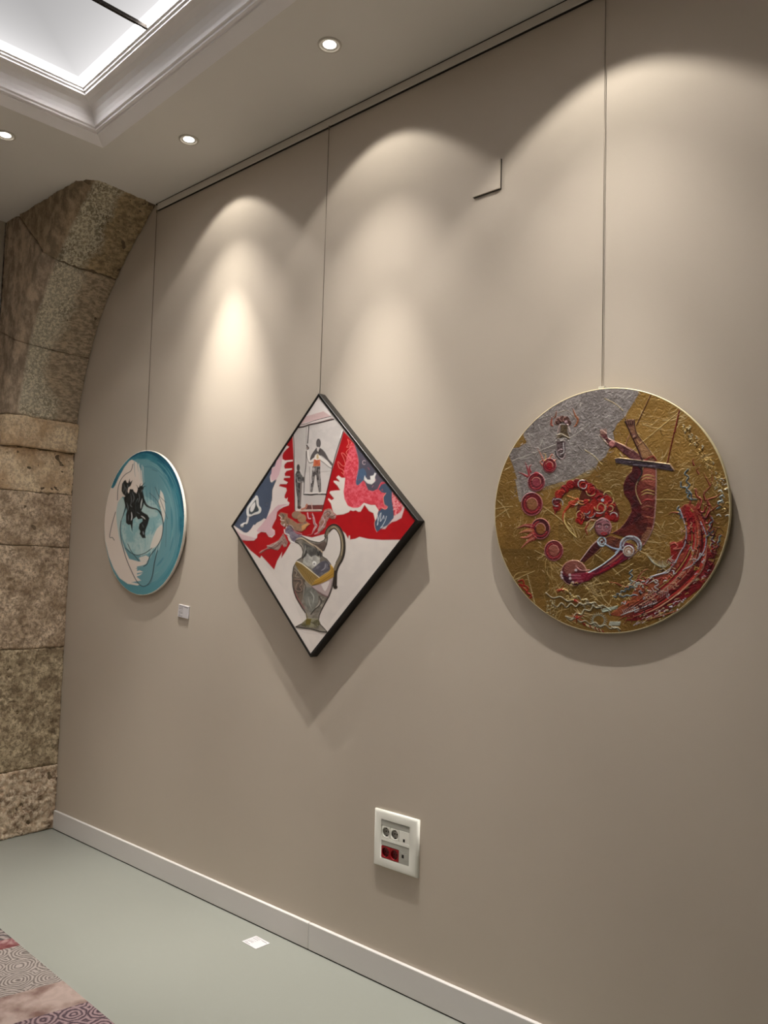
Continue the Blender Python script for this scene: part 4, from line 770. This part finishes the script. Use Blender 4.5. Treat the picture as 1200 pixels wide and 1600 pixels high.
for pts in (((290, 380), (278, 350), (262, 322)), ((300, 378), (300, 352), (285, 345)), ((318, 372), (330, 350), (340, 372)), ((286, 400), (276, 385), (290, 372)), ((340, 380), (350, 372))): gl(pts, 8, random.choice([(206, 120, 90), (196, 160, 100)]), .7, 1)
for pts in (((226, 446), (216, 410), (206, 386)), ((218, 452), (196, 440), (176, 432)), ((232, 430), (226, 410), (236, 396))): gl(pts, 10, (176, 60, 64), .7, 1)
for pts in (((240, 680), (205, 676), (172, 688)), ((238, 700), (205, 702), (180, 712)), ((240, 716), (215, 730), (186, 730)), ((250, 732), (222, 748), (190, 778))): gl(pts, 20, random.choice([(196, 80, 72), (190, 100, 60), (160, 30, 54)]), .8, 1); gl(pts, 5, (224, 160, 130), .4, 1)
# small winged skater
gl([(350, 150), (346, 175), (336, 185)], 6, (150, 90, 60), .6, 2); gl([(330, 180), (326, 212), (336, 222)], 9, (166, 84, 60), .7, 2); gl([(424, 140), (436, 172), (448, 190), (440, 216), (428, 224)], 9, (170, 100, 60), .7, 2); gl([(360, 160), (400, 150), (440, 190)], 4, (176, 160, 140), .4)
for cx_, cy_, r in ((360, 196, 16), (376, 188, 16), (394, 192, 17), (404, 206, 14), (352, 206, 12)): P.dot((cx_, cy_), r, (96, 60, 52), .6); P.ring((cx_, cy_), r*.7, 3, (190, 140, 120), .5, 1, random.uniform(0, 3), random.uniform(4, 6))
P.dot((394, 204), 8, (196, 160, 160), .4); P.fill([(370, 214), (400, 214), (402, 250), (412, 278), (396, 284), (380, 270), (356, 284), (346, 276), (366, 256)], (112, 92, 62), .8, mot=((70, 54, 46), 3, .7)); gl([(366, 216), (356, 250)], 6, (200, 170, 156)); gl([(402, 214), (410, 246)], 6, (206, 180, 166))
gl([(350, 262), (372, 258), (390, 266), (410, 276)], 5, (206, 190, 160)); gl([(348, 290), (360, 280), (372, 290), (388, 278), (406, 290)], 6, (196, 184, 172)); P.fill([(352, 290), (390, 290), (392, 330), (380, 366), (362, 362), (350, 330)], (76, 54, 54), .6, mot=((140, 120, 116), 3, .7)); P.ring((372, 350), 18, 5, (186, 160, 156), .7, 1.2, 0, 5); gl([(382, 300), (384, 340), (370, 350)], 5, (206, 196, 190)); gl([(345, 335), (350, 355), (366, 370)], 6, (50, 36, 40))
# flame-like wing, right
FL = [(912, 600), (935, 580), (965, 575), (985, 590), (1000, 560), (1010, 600), (1026, 650), (1036, 700), (1044, 690), (1040, 760), (1060, 800), (1030, 850), (1000, 900), (950, 960), (900, 1000), (840, 1040), (780, 1070), (700, 1096), (640, 1092), (590, 1084), (640, 1050), (690, 1020), (700, 980), (740, 930), (800, 910), (860, 890), (876, 860), (872, 800), (868, 760), (900, 752), (930, 740), (944, 700), (936, 650), (912, 630)]
P.fill(FL, (150, 44, 38), .6, mot=((184, 92, 62), 7, .8))
P.fill([(596, 1082), (690, 1000), (720, 950), (790, 930), (830, 920), (800, 980), (760, 1030), (700, 1070)], (166, 88, 52), .2, smooth=2, alpha=.8)
P.fill([(960, 780), (990, 700), (980, 640), (960, 590), (940, 600), (952, 680), (960, 740), (940, 810), (920, 850), (950, 860)], (172, 34, 38), .3, smooth=3)
P.fill([(1040, 800), (1090, 796), (1040, 830), (1064, 850), (1078, 868), (1030, 920), (1010, 960), (960, 1000), (900, 1040), (840, 1080), (780, 1100), (720, 1112), (660, 1110), (760, 1076), (840, 1040), (920, 980), (980, 910), (1010, 860)], (112, 14, 24), .6, mot=((150, 20, 30), 6, .7))
random.seed(21)
for k in range(15):                                             # long sweeping ribbons inside the wing
    f = k/14; gl([(944+70*f, 600+20*f), (965+68*f, 680), (962+76*f, 770), (920+100*f, 850+20*f), (850+90*f, 930+30*f), (740+70*f, 1010+45*f), (640+60*f, 1080+14*f)][(k % 3):7-(k*5 % 2)], random.uniform(4, 7), random.choice([(206, 90, 60), (120, 12, 24), (190, 150, 80), (186, 30, 36), (214, 150, 120), (96, 10, 22), (196, 170, 90)]), .9, 2)
for pts in (((914, 600), (928, 640), (944, 700), (938, 760), (916, 800), (890, 850), (860, 880), (820, 900), (780, 910)), ((1010, 660), (1034, 720), (1026, 790), (980, 850), (930, 880)), ((880, 858), (860, 890), (800, 904), (760, 940))): gl(pts, 5, (186, 186, 196), 1.)
P.fill([(868, 756), (890, 748), (900, 762), (924, 752), (930, 770), (905, 790), (890, 850), (870, 860), (876, 810)], (164, 36, 34), .6, smooth=2); gl([(872, 764), (892, 756), (904, 772), (886, 784), (924, 780)], 5, (206, 110, 90))
for pts, wd in ((((1000, 600), (1012, 560), (990, 540), (985, 508), (996, 530)), 12), (((1034, 640), (1050, 590), (1040, 560), (1080, 545), (1096, 530)), 13), (((1030, 560), (1024, 530), (1050, 500), (1060, 470), (1058, 428)), 8), (((1050, 490), (1034, 460), (1022, 436)), 6), (((1044, 700), (1060, 660), (1048, 620), (1080, 590), (1090, 570)), 10), (((960, 574), (968, 540), (950, 512), (938, 495)), 8), (((978, 400), (972, 380), (980, 368)), 7), (((1000, 440), (990, 420), (1006, 410)), 6), (((912, 620), (880, 616), (860, 628)), 7), (((740, 930), (722, 920), (740, 890), (764, 876)), 10), (((720, 926), (690, 950), (660, 958), (620, 940), (586, 936)), 8), (((700, 1090), (690, 1130)), 7), (((680, 1094), (660, 1124)), 6), (((660, 1092), (630, 1112)), 6), (((720, 1090), (722, 1128)), 6), (((760, 1110), (860, 1080), (960, 1040), (1020, 1000)), 7)):
    gl(pts, wd, (124, 18, 28), .8, 1); gl([(a+3, b-2) for a, b in pts], wd*.35, (214, 120, 90), .4, 1)
for a in ((944, 420, 960, 560, 9, 8), (915, 480, 985, 560, 8, 6), (905, 590, 920, 640, 5, 5), (1060, 700, 1066, 790, 8, 7), (1100, 720, 1084, 780, 4, 5), (690, 880, 692, 960, 9, 6), (700, 950, 610, 1004, 7, 9), (1090, 600, 1110, 520, 8, 6), (1040, 730, 1064, 640, 7, 6), (640, 1000, 720, 994, 3, 5)):
    squig(*a, 6, (150, 178, 182), .8); squig(*a[:4], a[4]*.8, a[5], 3.5, (30, 40, 60), .4)
for k in range(20):                                             # hooked fringe rows
    t = k/19; x, y = 645+150*t, 1086-52*t; gl([(x, y), (x+14, y-8), (x+6, y-26)], 3.6, PL, .8, 1)
for k in range(16):
    t = k/15; x, y = 772+100*t, 800+30*math.sin(t*3); gl([(x+16, y+44-12*t), (x+2, y+24), (x-8+20*t, y+6)], 4, random.choice([(206, 206, 190), (186, 180, 140)]), .8, 1)
for k in range(14):
    x, y = random.uniform(780, 1000), 0; y = 1096-(x-780)*.42+random.uniform(-12, 30); P.dot((x, y), random.uniform(3, 6), (214, 190, 150), .7); P.dot((x+18, y-16), 4, (216, 206, 206), .7)
for k in range(12): gl([(760+k*9, 965+random.uniform(-6, 14)), (772+k*8, 980), (764+k*9, 1000+random.uniform(-8, 8))], 3.6, random.choice([PL, (206, 190, 180)]), .8, 1)
for k in range(70):                                              # broken curls breaking up the wing
    t = random.random(); u = random.uniform(-.5, .5)
    bx = [(960, 590), (985, 680), (985, 770), (930, 870), (840, 950), (740, 1020), (650, 1075)]; i_ = min(5, int(t*6)); f = t*6-i_
    x, y = bx[i_][0]*(1-f)+bx[i_+1][0]*f, bx[i_][1]*(1-f)+bx[i_+1][1]*f; x += u*110; y += u*60; a = random.uniform(0, 6.28); l = random.uniform(14, 40)
    gl([(x, y), (x+l*.4*math.cos(a), y+l*.4*math.sin(a)), (x+l*.7*math.cos(a+.9), y+l*.7*math.sin(a+.9)), (x+l*math.cos(a+.3), y+l*math.sin(a+.3))], random.uniform(3.5, 6.5), random.choice([(70, 10, 20), (206, 150, 116), (196, 196, 196), (150, 20, 30), (190, 150, 70), (60, 14, 26), (212, 96, 66)]), .8, 2)
for k in range(26):                                             # tongues licking out of the wing
    t = k/25; x, y = 1000+60*math.sin(t*3.0), 600+330*t; a = random.uniform(-.9, .5); l = random.uniform(30, 70)
    gl([(x, y), (x+l*.35*math.cos(a+.6), y+l*.35*math.sin(a+.6)), (x+l*.7*math.cos(a-.5), y+l*.7*math.sin(a-.5)), (x+l*math.cos(a), y+l*math.sin(a))], random.uniform(5, 10), random.choice([(126, 18, 28), (160, 40, 30), (90, 12, 24)]), .8, 1)
for k in range(22):
    x, y = random.uniform(700, 900), 0; y = 915+(820-x)*.35+random.uniform(-20, 20); a = random.uniform(2.2, 4.2); l = random.uniform(20, 50)
    gl([(x, y), (x+l*.5*math.cos(a+.5), y+l*.5*math.sin(a+.5)), (x+l*math.cos(a-.2), y+l*math.sin(a-.2))], random.uniform(3.5, 7), random.choice([(130, 20, 30), (196, 204, 196), (176, 70, 50), (206, 186, 140)]), .8, 1)
for k in range(60):
    t = random.random(); x = 690+350*t+random.uniform(-10, 24); y = 1120-230*t*t-40*t+random.uniform(-22, 16); gl([(x, y), (x+9, y-6), (x+16, y-3)], 4, random.choice([(216, 180, 150), (206, 176, 96), (220, 206, 206), (96, 10, 20)]), .7, 1)
# golden blobs at right
for k in range(70):
    t = random.random(); x = 940+150*t+random.uniform(-20, 20); y = 220+260*t+random.uniform(-26, 26); gl([(x, y), (x+6, y+5), (x+2, y+11)], 4, random.choice([(206, 180, 110), (110, 82, 40), (186, 160, 100), (176, 176, 150)]), .9, 0, 1., 3)
for k in range(30): x, y = random.uniform(1080, 1124), random.uniform(440, 640); gl([(x, y), (x+10, y-5), (x+18, y+4)], 4, random.choice([(206, 184, 120), (196, 206, 200), (130, 100, 50)]), .8, 0, 1., 3)
# sea-like scrolls at the bottom
for a in ((300, 992, 600, 1060, 8, 9), (330, 1040, 480, 1040, 10, 7), (400, 1100, 520, 1050, 9, 6), (390, 1096, 640, 1150, 7, 11), (480, 1020, 600, 1080, 8, 7), (410, 990, 560, 1044, 7, 8), (600, 1140, 640, 1148, 4, 3)):
    squig(*a, 5, (206, 198, 164), .9); squig(*[v+4 if i < 4 else v for i, v in enumerate(a)], 3, (84, 62, 30), .3)
for k in range(22): a = 2*math.pi*k/22; gl([(543+26*math.cos(a), 1110+24*math.sin(a)), (543+40*math.cos(a+.15), 1110+38*math.sin(a+.15))], 4, (176, 190, 172), .8, 1)
for k in range(14): x = 560+k*5; gl([(x, 1072-k*1.2), (x+5, 1056-k)], 3.5, (186, 200, 180), .7)
for k in range(16): x = 590+k*3.2; gl([(x, 1132), (x+5, 1116)], 3.2, (196, 200, 180), .7)
for k in range(26): P.dot((318+random.uniform(-14, 26), 1010+random.uniform(0, 90)), 3.4, (190, 176, 130), .6)
for k in range(60): P.dot((300+random.uniform(0, 55), 1060+random.uniform(-10, 40)), 2.4, (170, 150, 100), .5, 1.)
for cx_, cy_, s_ in ((372, 970, 26), (445, 1098, 34), (435, 1020, 20)):
    for k in range(11): a = random.uniform(0, 6.28); gl([(cx_, cy_), (cx_+s_*math.cos(a), cy_+s_*.7*math.sin(a))], 5, random.choice([(206, 70, 36), (176, 30, 30)]), .7, 1)
for k in range(12): gl([(470+k*8, 1122+k*3), (478+k*8, 1132+k*3)], 5, random.choice([(150, 24, 26), (210, 190, 140)]), .7)
for pts in (((178, 930), (196, 926), (200, 950), (180, 944), (214, 976)), ((204, 950), (220, 962), (214, 984), (232, 990)), ((220, 984), (236, 1000), (226, 1008))): gl(pts, 7, (168, 34, 24), .8)
for k in range(17): t = k/16; P.dot((218+32*t, 905+125*t), 2.6, (226, 206, 150), .7)
for k in range(50): x, y = random.uniform(370, 700), random.uniform(930, 1020); gl([(x, y), (x+7, y-4), (x+12, y+3)], 3.6, (206, 184, 120), .6, 0, 1., 3)
o = (GX, 0, GZ)
gp = tag(empty('round_painting', o), 'large round gold leaf painting of a red acrobat hanging from a trapeze, at right', 'painting')
P.hgt = np.clip(P.hgt, 0, 2.2); mm = P.met[..., None]; P.col = P.col*(mm*np.array([.88, .85, .88])+(1-mm)*np.array([.66, .68, .74]))
P.build('painted_canvas', lambda U, V: (U/GS)**2+V*V <= (GR-.0025)**2, paint_mat('gold_leaf_and_oil', .34, crinkle=.8), gp, o)
M['rimgold'] = mat('pale_gilt_edge', (214, 200, 160), .45, metal=.25)
bm = bmesh.new(); lathe(bm, [(GR-.004, GD_-.0008), (GR-.0022, GD_+.0006), (GR, GD_-.0012), (GR, .006), (GR-.004, .003), (GR-.03, .003), (GR-.03, GD_-.010)], 'Y', 128); bmesh.ops.scale(bm, vec=(GS, 1, 1), verts=bm.verts); obj('canvas_edge', bm, M['rimgold'], gp, True)['label'] = 'pale gilt edge'
gp.location = (GX, -.012, GZ); gp.rotation_euler.x = math.atan(GK)

# ------------------------------------------------------------------ picture cables
def cable(x_top, x_bot, z_bot, y_bot, label, group, clip=False):
    r = tag(empty('picture_cable', (x_top, -.012, ZC-.045)), label, 'cable', group)
    z_top = ZC-.045; o = Vector((x_top, -.012, z_top))
    bm = bmesh.new(); tube(bm, [Vector((x_top, -.012, z_top))-o, Vector((x_bot, y_bot, z_bot))-o], .0013, 6); obj('wire', bm, M['steel'], r, True)
    bm = bmesh.new(); lathe(bm, [(.0005, .002), (.003, .002), (.003, -.012), (.0015, -.016), (.0005, -.016)], n=10); obj('slider', bm, M['steel'], r, True)
    if clip:
        bm = bmesh.new(); box(bm, x_bot-o.x-.011, x_bot-o.x+.011, -.006, .004, z_bot-z_top-.002, z_bot-z_top+.006, .001, 1)
        obj('clamp', bm, M['clip'], r)
G = 'picture cables down the taupe wall'
cable(-3.80, -3.792, 2.150, -.013, 'thin steel cable holding the teal round painting', G)
cable(-2.452, -2.457, 2.285, -.013, 'thin steel cable holding the black framed diamond painting', G)
cable(-1.137, -1.144, 2.168, -.013, 'thin steel cable with bright clamp holding the gold round painting', G, True)

# ------------------------------------------------------------------ wall fittings
def wbox(x0, x1, z0, z1, y0, y1, o, bevel=0, seg=2):
    bm = bmesh.new(); box(bm, x0-o[0], x1-o[0], -y1-o[1], -y0-o[1], z0-o[2], z1-o[2], bevel, seg); return bm
o = (-1.611, 0, 3.028)
cp = tag(empty('blank_cover_plate', o), 'square blank cover plate painted taupe like the wall, high between the cables', 'cover plate')
obj('plate', wbox(-1.671, -1.550, 2.970, 3.085, .004, .010, o, .0015), M['wall'], cp)
obj('gap_shade', wbox(-1.6700, -1.5490, 2.9690, 3.0840, 0, .0045, o), M['dark'], cp)  # dark backing shifted right and down paints the shaded gap line

o = (-1.975, 0, .534)
ou = tag(empty('socket_panel', o), 'white wall socket panel with two round sockets above a red double socket', 'socket panel')
# plate with an opening
bm = bmesh.new()
ro = [(-2.083, .429), (-1.866, .429), (-1.866, .639), (-2.083, .639)]; ri = [(-2.0455, .4625), (-1.9055, .4625), (-1.9055, .6065), (-2.0455, .6065)]
def rings(seq):
    V = []; F = []
    for pts, y in seq:
        for x, z in pts: V.append((x-o[0], -y, z-o[2]))
    for k in range(len(seq)-1):
        for j in range(4): F.append((4*k+j, 4*k+(j+1) % 4, 4*k+4+(j+1) % 4, 4*k+4+j))
    return V, F
def ins(p, d): cx_ = sum(a for a, b in p)/4; cz_ = sum(b for a, b in p)/4; return [(a+(d if a < cx_ else -d), b+(d if b < cz_ else -d)) for a, b in p]
obj('plate', rings([(ro, 0), (ro, .006), (ins(ro, .0015), .009), (ins(ro, .005), .0115), (ins(ro, .010), .0125), (ins(ri, -.001), .0125), (ri, .0122), (ri, .001)]), M['plastic'], ou, True)
obj('module_frame', wbox(-2.050, -1.903, .460, .610, .0005, .0012, o), M['plastic'], ou)
obj('label_strip', wbox(-2.0445, -1.9065, .584, .6045, .0012, .0112, o, .0005, 1), M['plasticgrey'], ou)
obj('label_strip', wbox(-2.0445, -1.9065, .5105, .5285, .0012, .0112, o, .0005, 1), M['plasticgrey'], ou)
obj('blank_bar', wbox(-2.0445, -1.9065, .529, .5405, .0012, .0118, o, .0005, 1), M['plastic'], ou)
def socket(cx_, cz_, r, face, well, red=False):
    s = empty('socket', (0, 0, 0)); s.parent = ou
    bm = bmesh.new(); rel_ = (cx_-o[0], 0, cz_-o[2])
    n = 36; a = r*1.13
    V = []; F = []
    def sq(t): c, s_ = math.cos(t), math.sin(t); k = max(abs(c), abs(s_)); return c/k, s_/k
    for kk, (rad, y, sqr) in enumerate([(a, .0012, 1), (a, .0118, 1), (r, .0118, 0), (r*.95, .0108, 0), (r*.92, .0030, 0), (.0001, .0030, 0)]):
        for i in range(n):
            t = 2*math.pi*(i+.5)/n; c_, s_ = sq(t) if sqr else (math.cos(t), math.sin(t)); V.append((c_*rad+rel_[0], -y, s_*rad+rel_[2]))
    for kk in range(5):
        for i in range(n): F.append((kk*n+i, kk*n+(i+1) % n, (kk+1)*n+(i+1) % n, (kk+1)*n+i))
    me = obj('socket_face', (V, F), face, s); me.data.materials.append(well)
    for q_, pl in enumerate(me.data.polygons):
        if q_ >= 3*n: pl.material_index = 1
    for dx in (-.0052, .0052):
        bm = bmesh.new(); lathe(bm, [(.0001, .0038), (.0026, .0038), (.0026, .0025)], 'Y', 12, (rel_[0]+dx*(r/.0165), 0, rel_[2])); obj('pin_hole', bm, M['dark'], s)
    for dz in (-1, 1):
        bm = bmesh.new(); box(bm, rel_[0]-.0022, rel_[0]+.0022, -.0110, -.0028, rel_[2]+dz*(r*.80)-.0014, rel_[2]+dz*(r*.80)+.0014); obj('earth_contact', bm, M['dark'] if not red else M['steel'], s)
    return s
tag(socket(-2.0215, .5620, .0178, M['plastic'], M['socketwell']))
tag(socket(-1.9780, .5620, .0178, M['plastic'], M['socketwell']))
r1 = socket(-2.0215, .4868, .0185, M['redplastic'], M['redwell'], True); r1['label'] = 'red socket'
r2 = socket(-1.9780, .4868, .0185, M['redplastic'], M['redwell'], True); r2['label'] = 'red socket'
dm = obj('data_port', wbox(-1.956, -1.9065, .541, .583, .0012, .0116, o, .0006, 1), M['plastic'], ou)
obj('port_hole', wbox(-1.9362, -1.9275, .545, .556, .011, .0120, o), M['dark'], dm)
dm = obj('switch_module', wbox(-1.956, -1.9065, .464, .510, .0012, .0114, o, .0006, 1), M['socketwell'], ou)
dm['label'] = 'small beige module beside the red sockets'
obj('port_hole', wbox(-1.941, -1.931, .486, .498, .0112, .0120, o), M['dark'], dm)
obj('port_flap', wbox(-1.928, -1.916, .482, .503, .0112, .0128, o, .0006, 1), M['plasticgrey'], dm)
obj('port_flap', wbox(-1.944, -1.934, .500, .507, .0112, .0122, o, .0006, 1), M['plasticgrey'], dm)

# caption cards
def card(name, loc, rot, wdt, hgt, th, label):
    c = tag(empty(name, loc), label, 'label'); c.rotation_euler = rot
    bm = bmesh.new(); box(bm, -wdt/2, wdt/2, -hgt/2, hgt/2, 0, th, .0004, 1); obj('board', bm, M['paper'], c)
    rows = [(.40, -.42, .02, .0016), (.30, -.42, -.02, .0016), (.19, -.42, -.05, .0022), (.36, .06, .42, .0026), (.05, -.42, -.02, .001), (-.08, -.42, -.05, .0018), (-.18, -.42, -.04, .0018), (-.29, -.42, -.26, .0014), (-.39, -.42, -.04, .0020)]
    bm = bmesh.new(); random.seed(3)
    for v, a, b, t in rows:
        x = a*wdt
        while x < b*wdt:
            l = random.uniform(.004, .011); x2 = min(x+l, b*wdt); box(bm, x, x2, v*hgt-t/2, v*hgt+t/2, th, th+.0002); x = x2+.0013
    t_ = obj('printed_lines', bm, M['ink'], c); t_['kind'] = 'stuff'
card('caption_label', (-3.398, -.0, 1.331), (math.radians(90), math.radians(5.5), 0), .090, .062, .006, 'small white caption label with grey printed lines on wall beside teal round painting')
card('caption_card', (-2.627, -.118, .0005), (0, 0, math.radians(-3)), .094, .074, .0012, 'small white caption card lying on the grey floor by the skirting')
# ------------------------------------------------------------------ patchwork rug
RA = math.radians(-2.76); RO = np.array([-3.492, -.793])
rg = tag(empty('patchwork_rug', (RO[0], RO[1], 0), RA), 'faded grey and pink patchwork rug on the floor at the lower left corner', 'rug')
def rug_mat(name, base, ink, k, tint=None, wash=0., scale=1.):
    m = bpy.data.materials.new(name); m.use_nodes = True; nt = m.node_tree; b = nt.nodes['Principled BSDF']; N = nt.nodes.new; L = nt.links.new
    tc = N('ShaderNodeTexCoord'); mp = N('ShaderNodeMapping'); L(tc.outputs['Object'], mp.inputs[0]); mp.inputs['Rotation'].default_value = (0, 0, .5)
    wz = N('ShaderNodeTexNoise'); wz.inputs['Scale'].default_value = 12; wz.inputs['Detail'].default_value = 2; L(mp.outputs[0], wz.inputs['Vector'])
    vm = N('ShaderNodeVectorMath'); vm.operation = 'MULTIPLY_ADD'; vm.inputs[1].default_value = (.03, .03, 0); L(wz.outputs[1], vm.inputs[0]); L(mp.outputs[0], vm.inputs[2])
    v = N('ShaderNodeTexVoronoi'); v.inputs['Scale'].default_value = 8.2*scale; v.inputs['Randomness'].default_value = .22; L(vm.outputs[0], v.inputs['Vector'])
    s = N('ShaderNodeMath'); s.operation = 'MULTIPLY'; s.inputs[1].default_value = k; L(v.outputs['Distance'], s.inputs[0])
    n = N('ShaderNodeTexNoise'); n.inputs['Scale'].default_value = 60; n.inputs['Detail'].default_value = 3; L(mp.outputs[0], n.inputs['Vector'])
    s1 = N('ShaderNodeMath'); s1.operation = 'MULTIPLY_ADD'; s1.inputs[1].default_value = 5.5; L(n.outputs[0], s1.inputs[0]); L(s.outputs[0], s1.inputs[2])
    s2 = N('ShaderNodeMath'); s2.operation = 'SINE'; L(s1.outputs[0], s2.inputs[0])
    r = N('ShaderNodeMapRange'); r.inputs[1].default_value = -.9; r.inputs[2].default_value = 1.1; L(s2.outputs[0], r.inputs[0])
    n2 = N('ShaderNodeTexNoise'); n2.inputs['Scale'].default_value = 7; n2.inputs['Detail'].default_value = 5; L(tc.outputs['Object'], n2.inputs['Vector'])
    wsh = N('ShaderNodeMapRange'); wsh.inputs[1].default_value = .35; wsh.inputs[2].default_value = .7; wsh.inputs[3].default_value = 1-wash; wsh.inputs[4].default_value = max(0, .9-wash*1.3); L(n2.outputs[0], wsh.inputs[0])
    mu = N('ShaderNodeMath'); mu.operation = 'MULTIPLY'; L(r.outputs[0], mu.inputs[0]); L(wsh.outputs[0], mu.inputs[1])
    mx = N('ShaderNodeMix'); mx.data_type = 'RGBA'; mx.inputs[6].default_value = lin(base)+(1,); mx.inputs[7].default_value = lin(ink)+(1,); L(mu.outputs[0], mx.inputs[0])
    last = mx.outputs[2]
    if tint:
        m2 = N('ShaderNodeMix'); m2.data_type = 'RGBA'; m2.blend_type = 'MULTIPLY'; m2.inputs[7].default_value = lin(tint)+(1,); L(last, m2.inputs[6])
        rr = N('ShaderNodeMapRange'); rr.inputs[1].default_value = .45; rr.inputs[2].default_value = .62; L(n2.outputs[0], rr.inputs[0]); L(rr.outputs[0], m2.inputs[0]); last = m2.outputs[2]
    L(last, b.inputs['Base Color']); b.inputs['Roughness'].default_value = .95; b.inputs['Specular IOR Level'].default_value = .1
    bu = N('ShaderNodeBump'); bu.inputs['Distance'].default_value = .002; bu.inputs['Strength'].default_value = .5; L(n.outputs[0], bu.inputs['Height']); L(bu.outputs[0], b.inputs['Normal'])
    return m
RM = [rug_mat('rug_dark_swirl', (137, 126, 121), (48, 43, 46), 26), rug_mat('rug_pink_wash', (160, 134, 131), (131, 87, 90), 30, (176, 137, 138)), rug_mat('rug_medallion', (148, 138, 132), (84, 76, 72), 62),
      rug_mat('rug_plain_faded', (152, 134, 126), (117, 107, 101), 20, (176, 156, 152), .75), rug_mat('rug_plum_swirl', (138, 117, 118), (49, 37, 46), 34, None, 0, 1.4)]
# (start, end along the near edge, skew, material) ; patches run across the rug
pat = [(-.9, -.42, 0, 3), (-.42, -.30, 0, 4), (-.30, .125, 1, 0), (.125, .21, 2, 1), (.21, .60, 3, 2), (.60, .80, 3, 3), (.80, 1.35, 3, 4), (1.35, 1.8, 2, 2), (1.8, 2.2, 2, 1), (2.2, 2.7, 2, 0)]
def slant(x): return -.18 if .1 < x < 1.3 else 0
for a, b_, _, mi in pat:
    sa, sb = slant(a), slant(b_); w_ = 1.7; V = [(a, 0, .0), (b_, 0, 0), (b_+sb*w_, -w_, 0), (a+sa*w_, -w_, 0)]
    V = V+[(x, y, .007) for x, y, z in V]
    obj('patch', (V, [(4, 5, 6, 7), (0, 1, 5, 4), (1, 2, 6, 5), (2, 3, 7, 6), (3, 0, 4, 7)]), RM[mi], rg)

# ------------------------------------------------------------------ downlights
M['ring'] = mat('white_lamp_ring', (205, 200, 190), .4)
M['lens'] = mat('lamp_lens', (255, 250, 240), .4, emit=(1, .93, .82, 9))
def downlight(x, y, tilt, aim, power, label, group=None, wide=1.0, core=1.0, core_tilt=0):
    """recessed ceiling spot; the lamp head is tilted toward the wall"""
    r = tag(empty('downlight', (x, y, ZC)), label, 'ceiling light', group)
    bm = bmesh.new(); lathe(bm, [(.047, .0005), (.046, -.004), (.040, -.006), (.036, -.004), (.034, .012), (.036, .03)], n=40); obj('trim_ring', bm, M['ring'], r, True)
    bm = bmesh.new(); lathe(bm, [(.0001, -.002), (.020, -.0015), (.0325, .002), (.0325, .01)], n=32); obj('lens', bm, M['lens'], r, True)
    for nm, pw, ang, bl_, tl in (('wide', LAMP_WIDE*power*wide, 96, .26, tilt), ('mid', LAMP_MID*power, 76, 1.0, 2), ('core', LAMP_CORE*power*core, 42, 1.0, core_tilt)):
        ld = bpy.data.lights.new('lamp_'+nm, 'SPOT'); ld.energy = pw; ld.color = LAMP_WARM; ld.spot_size = math.radians(ang); ld.spot_blend = bl_; ld.shadow_soft_size = .010
        lo = bpy.data.objects.new('lamp_'+nm, ld); C.objects.link(lo); lo.parent = r; lo.location = (0, 0, -.012)
        lo.rotation_euler = (math.radians(tl), 0, math.radians(aim))
GD = 'recessed ceiling spotlights'
downlight(-3.11, -.293, 14, 0, 1.0, 'recessed round ceiling spotlight nearest the stone arch along the picture wall', GD, .8, 1.0, 5.5)
downlight(-2.107, -.359, 16, 0, 1.0, 'recessed round ceiling spotlight highest in the picture, second from the arch', GD, .95, 1.0, 3)
downlight(-1.104, -.425, 8, 0, 1.0, 'third recessed ceiling spotlight along the picture wall, above the gold painting', GD, 2.1, .75, 2)
downlight(-3.769, -.863, 0, 0, .7, 'recessed round ceiling spotlight at the end of the coffer, left edge of view', GD)
for x, y, lb in ((-3.835, -1.86, 'recessed ceiling spotlight beside the coffer end, out of view to the left'), (-3.90, -2.86, 'recessed ceiling spotlight at the coffer end, farther out of view to the left'),
                 (-3.2, -4.45, 'recessed ceiling spotlight beyond the coffer, behind the viewer on the left'), (-2.2, -4.5, 'recessed ceiling spotlight beyond the coffer, behind the viewer in the middle'), (-1.2, -4.55, 'recessed ceiling spotlight beyond the coffer, behind the viewer on the right')):
    downlight(x, y, 0, 0, .9, lb, GD)
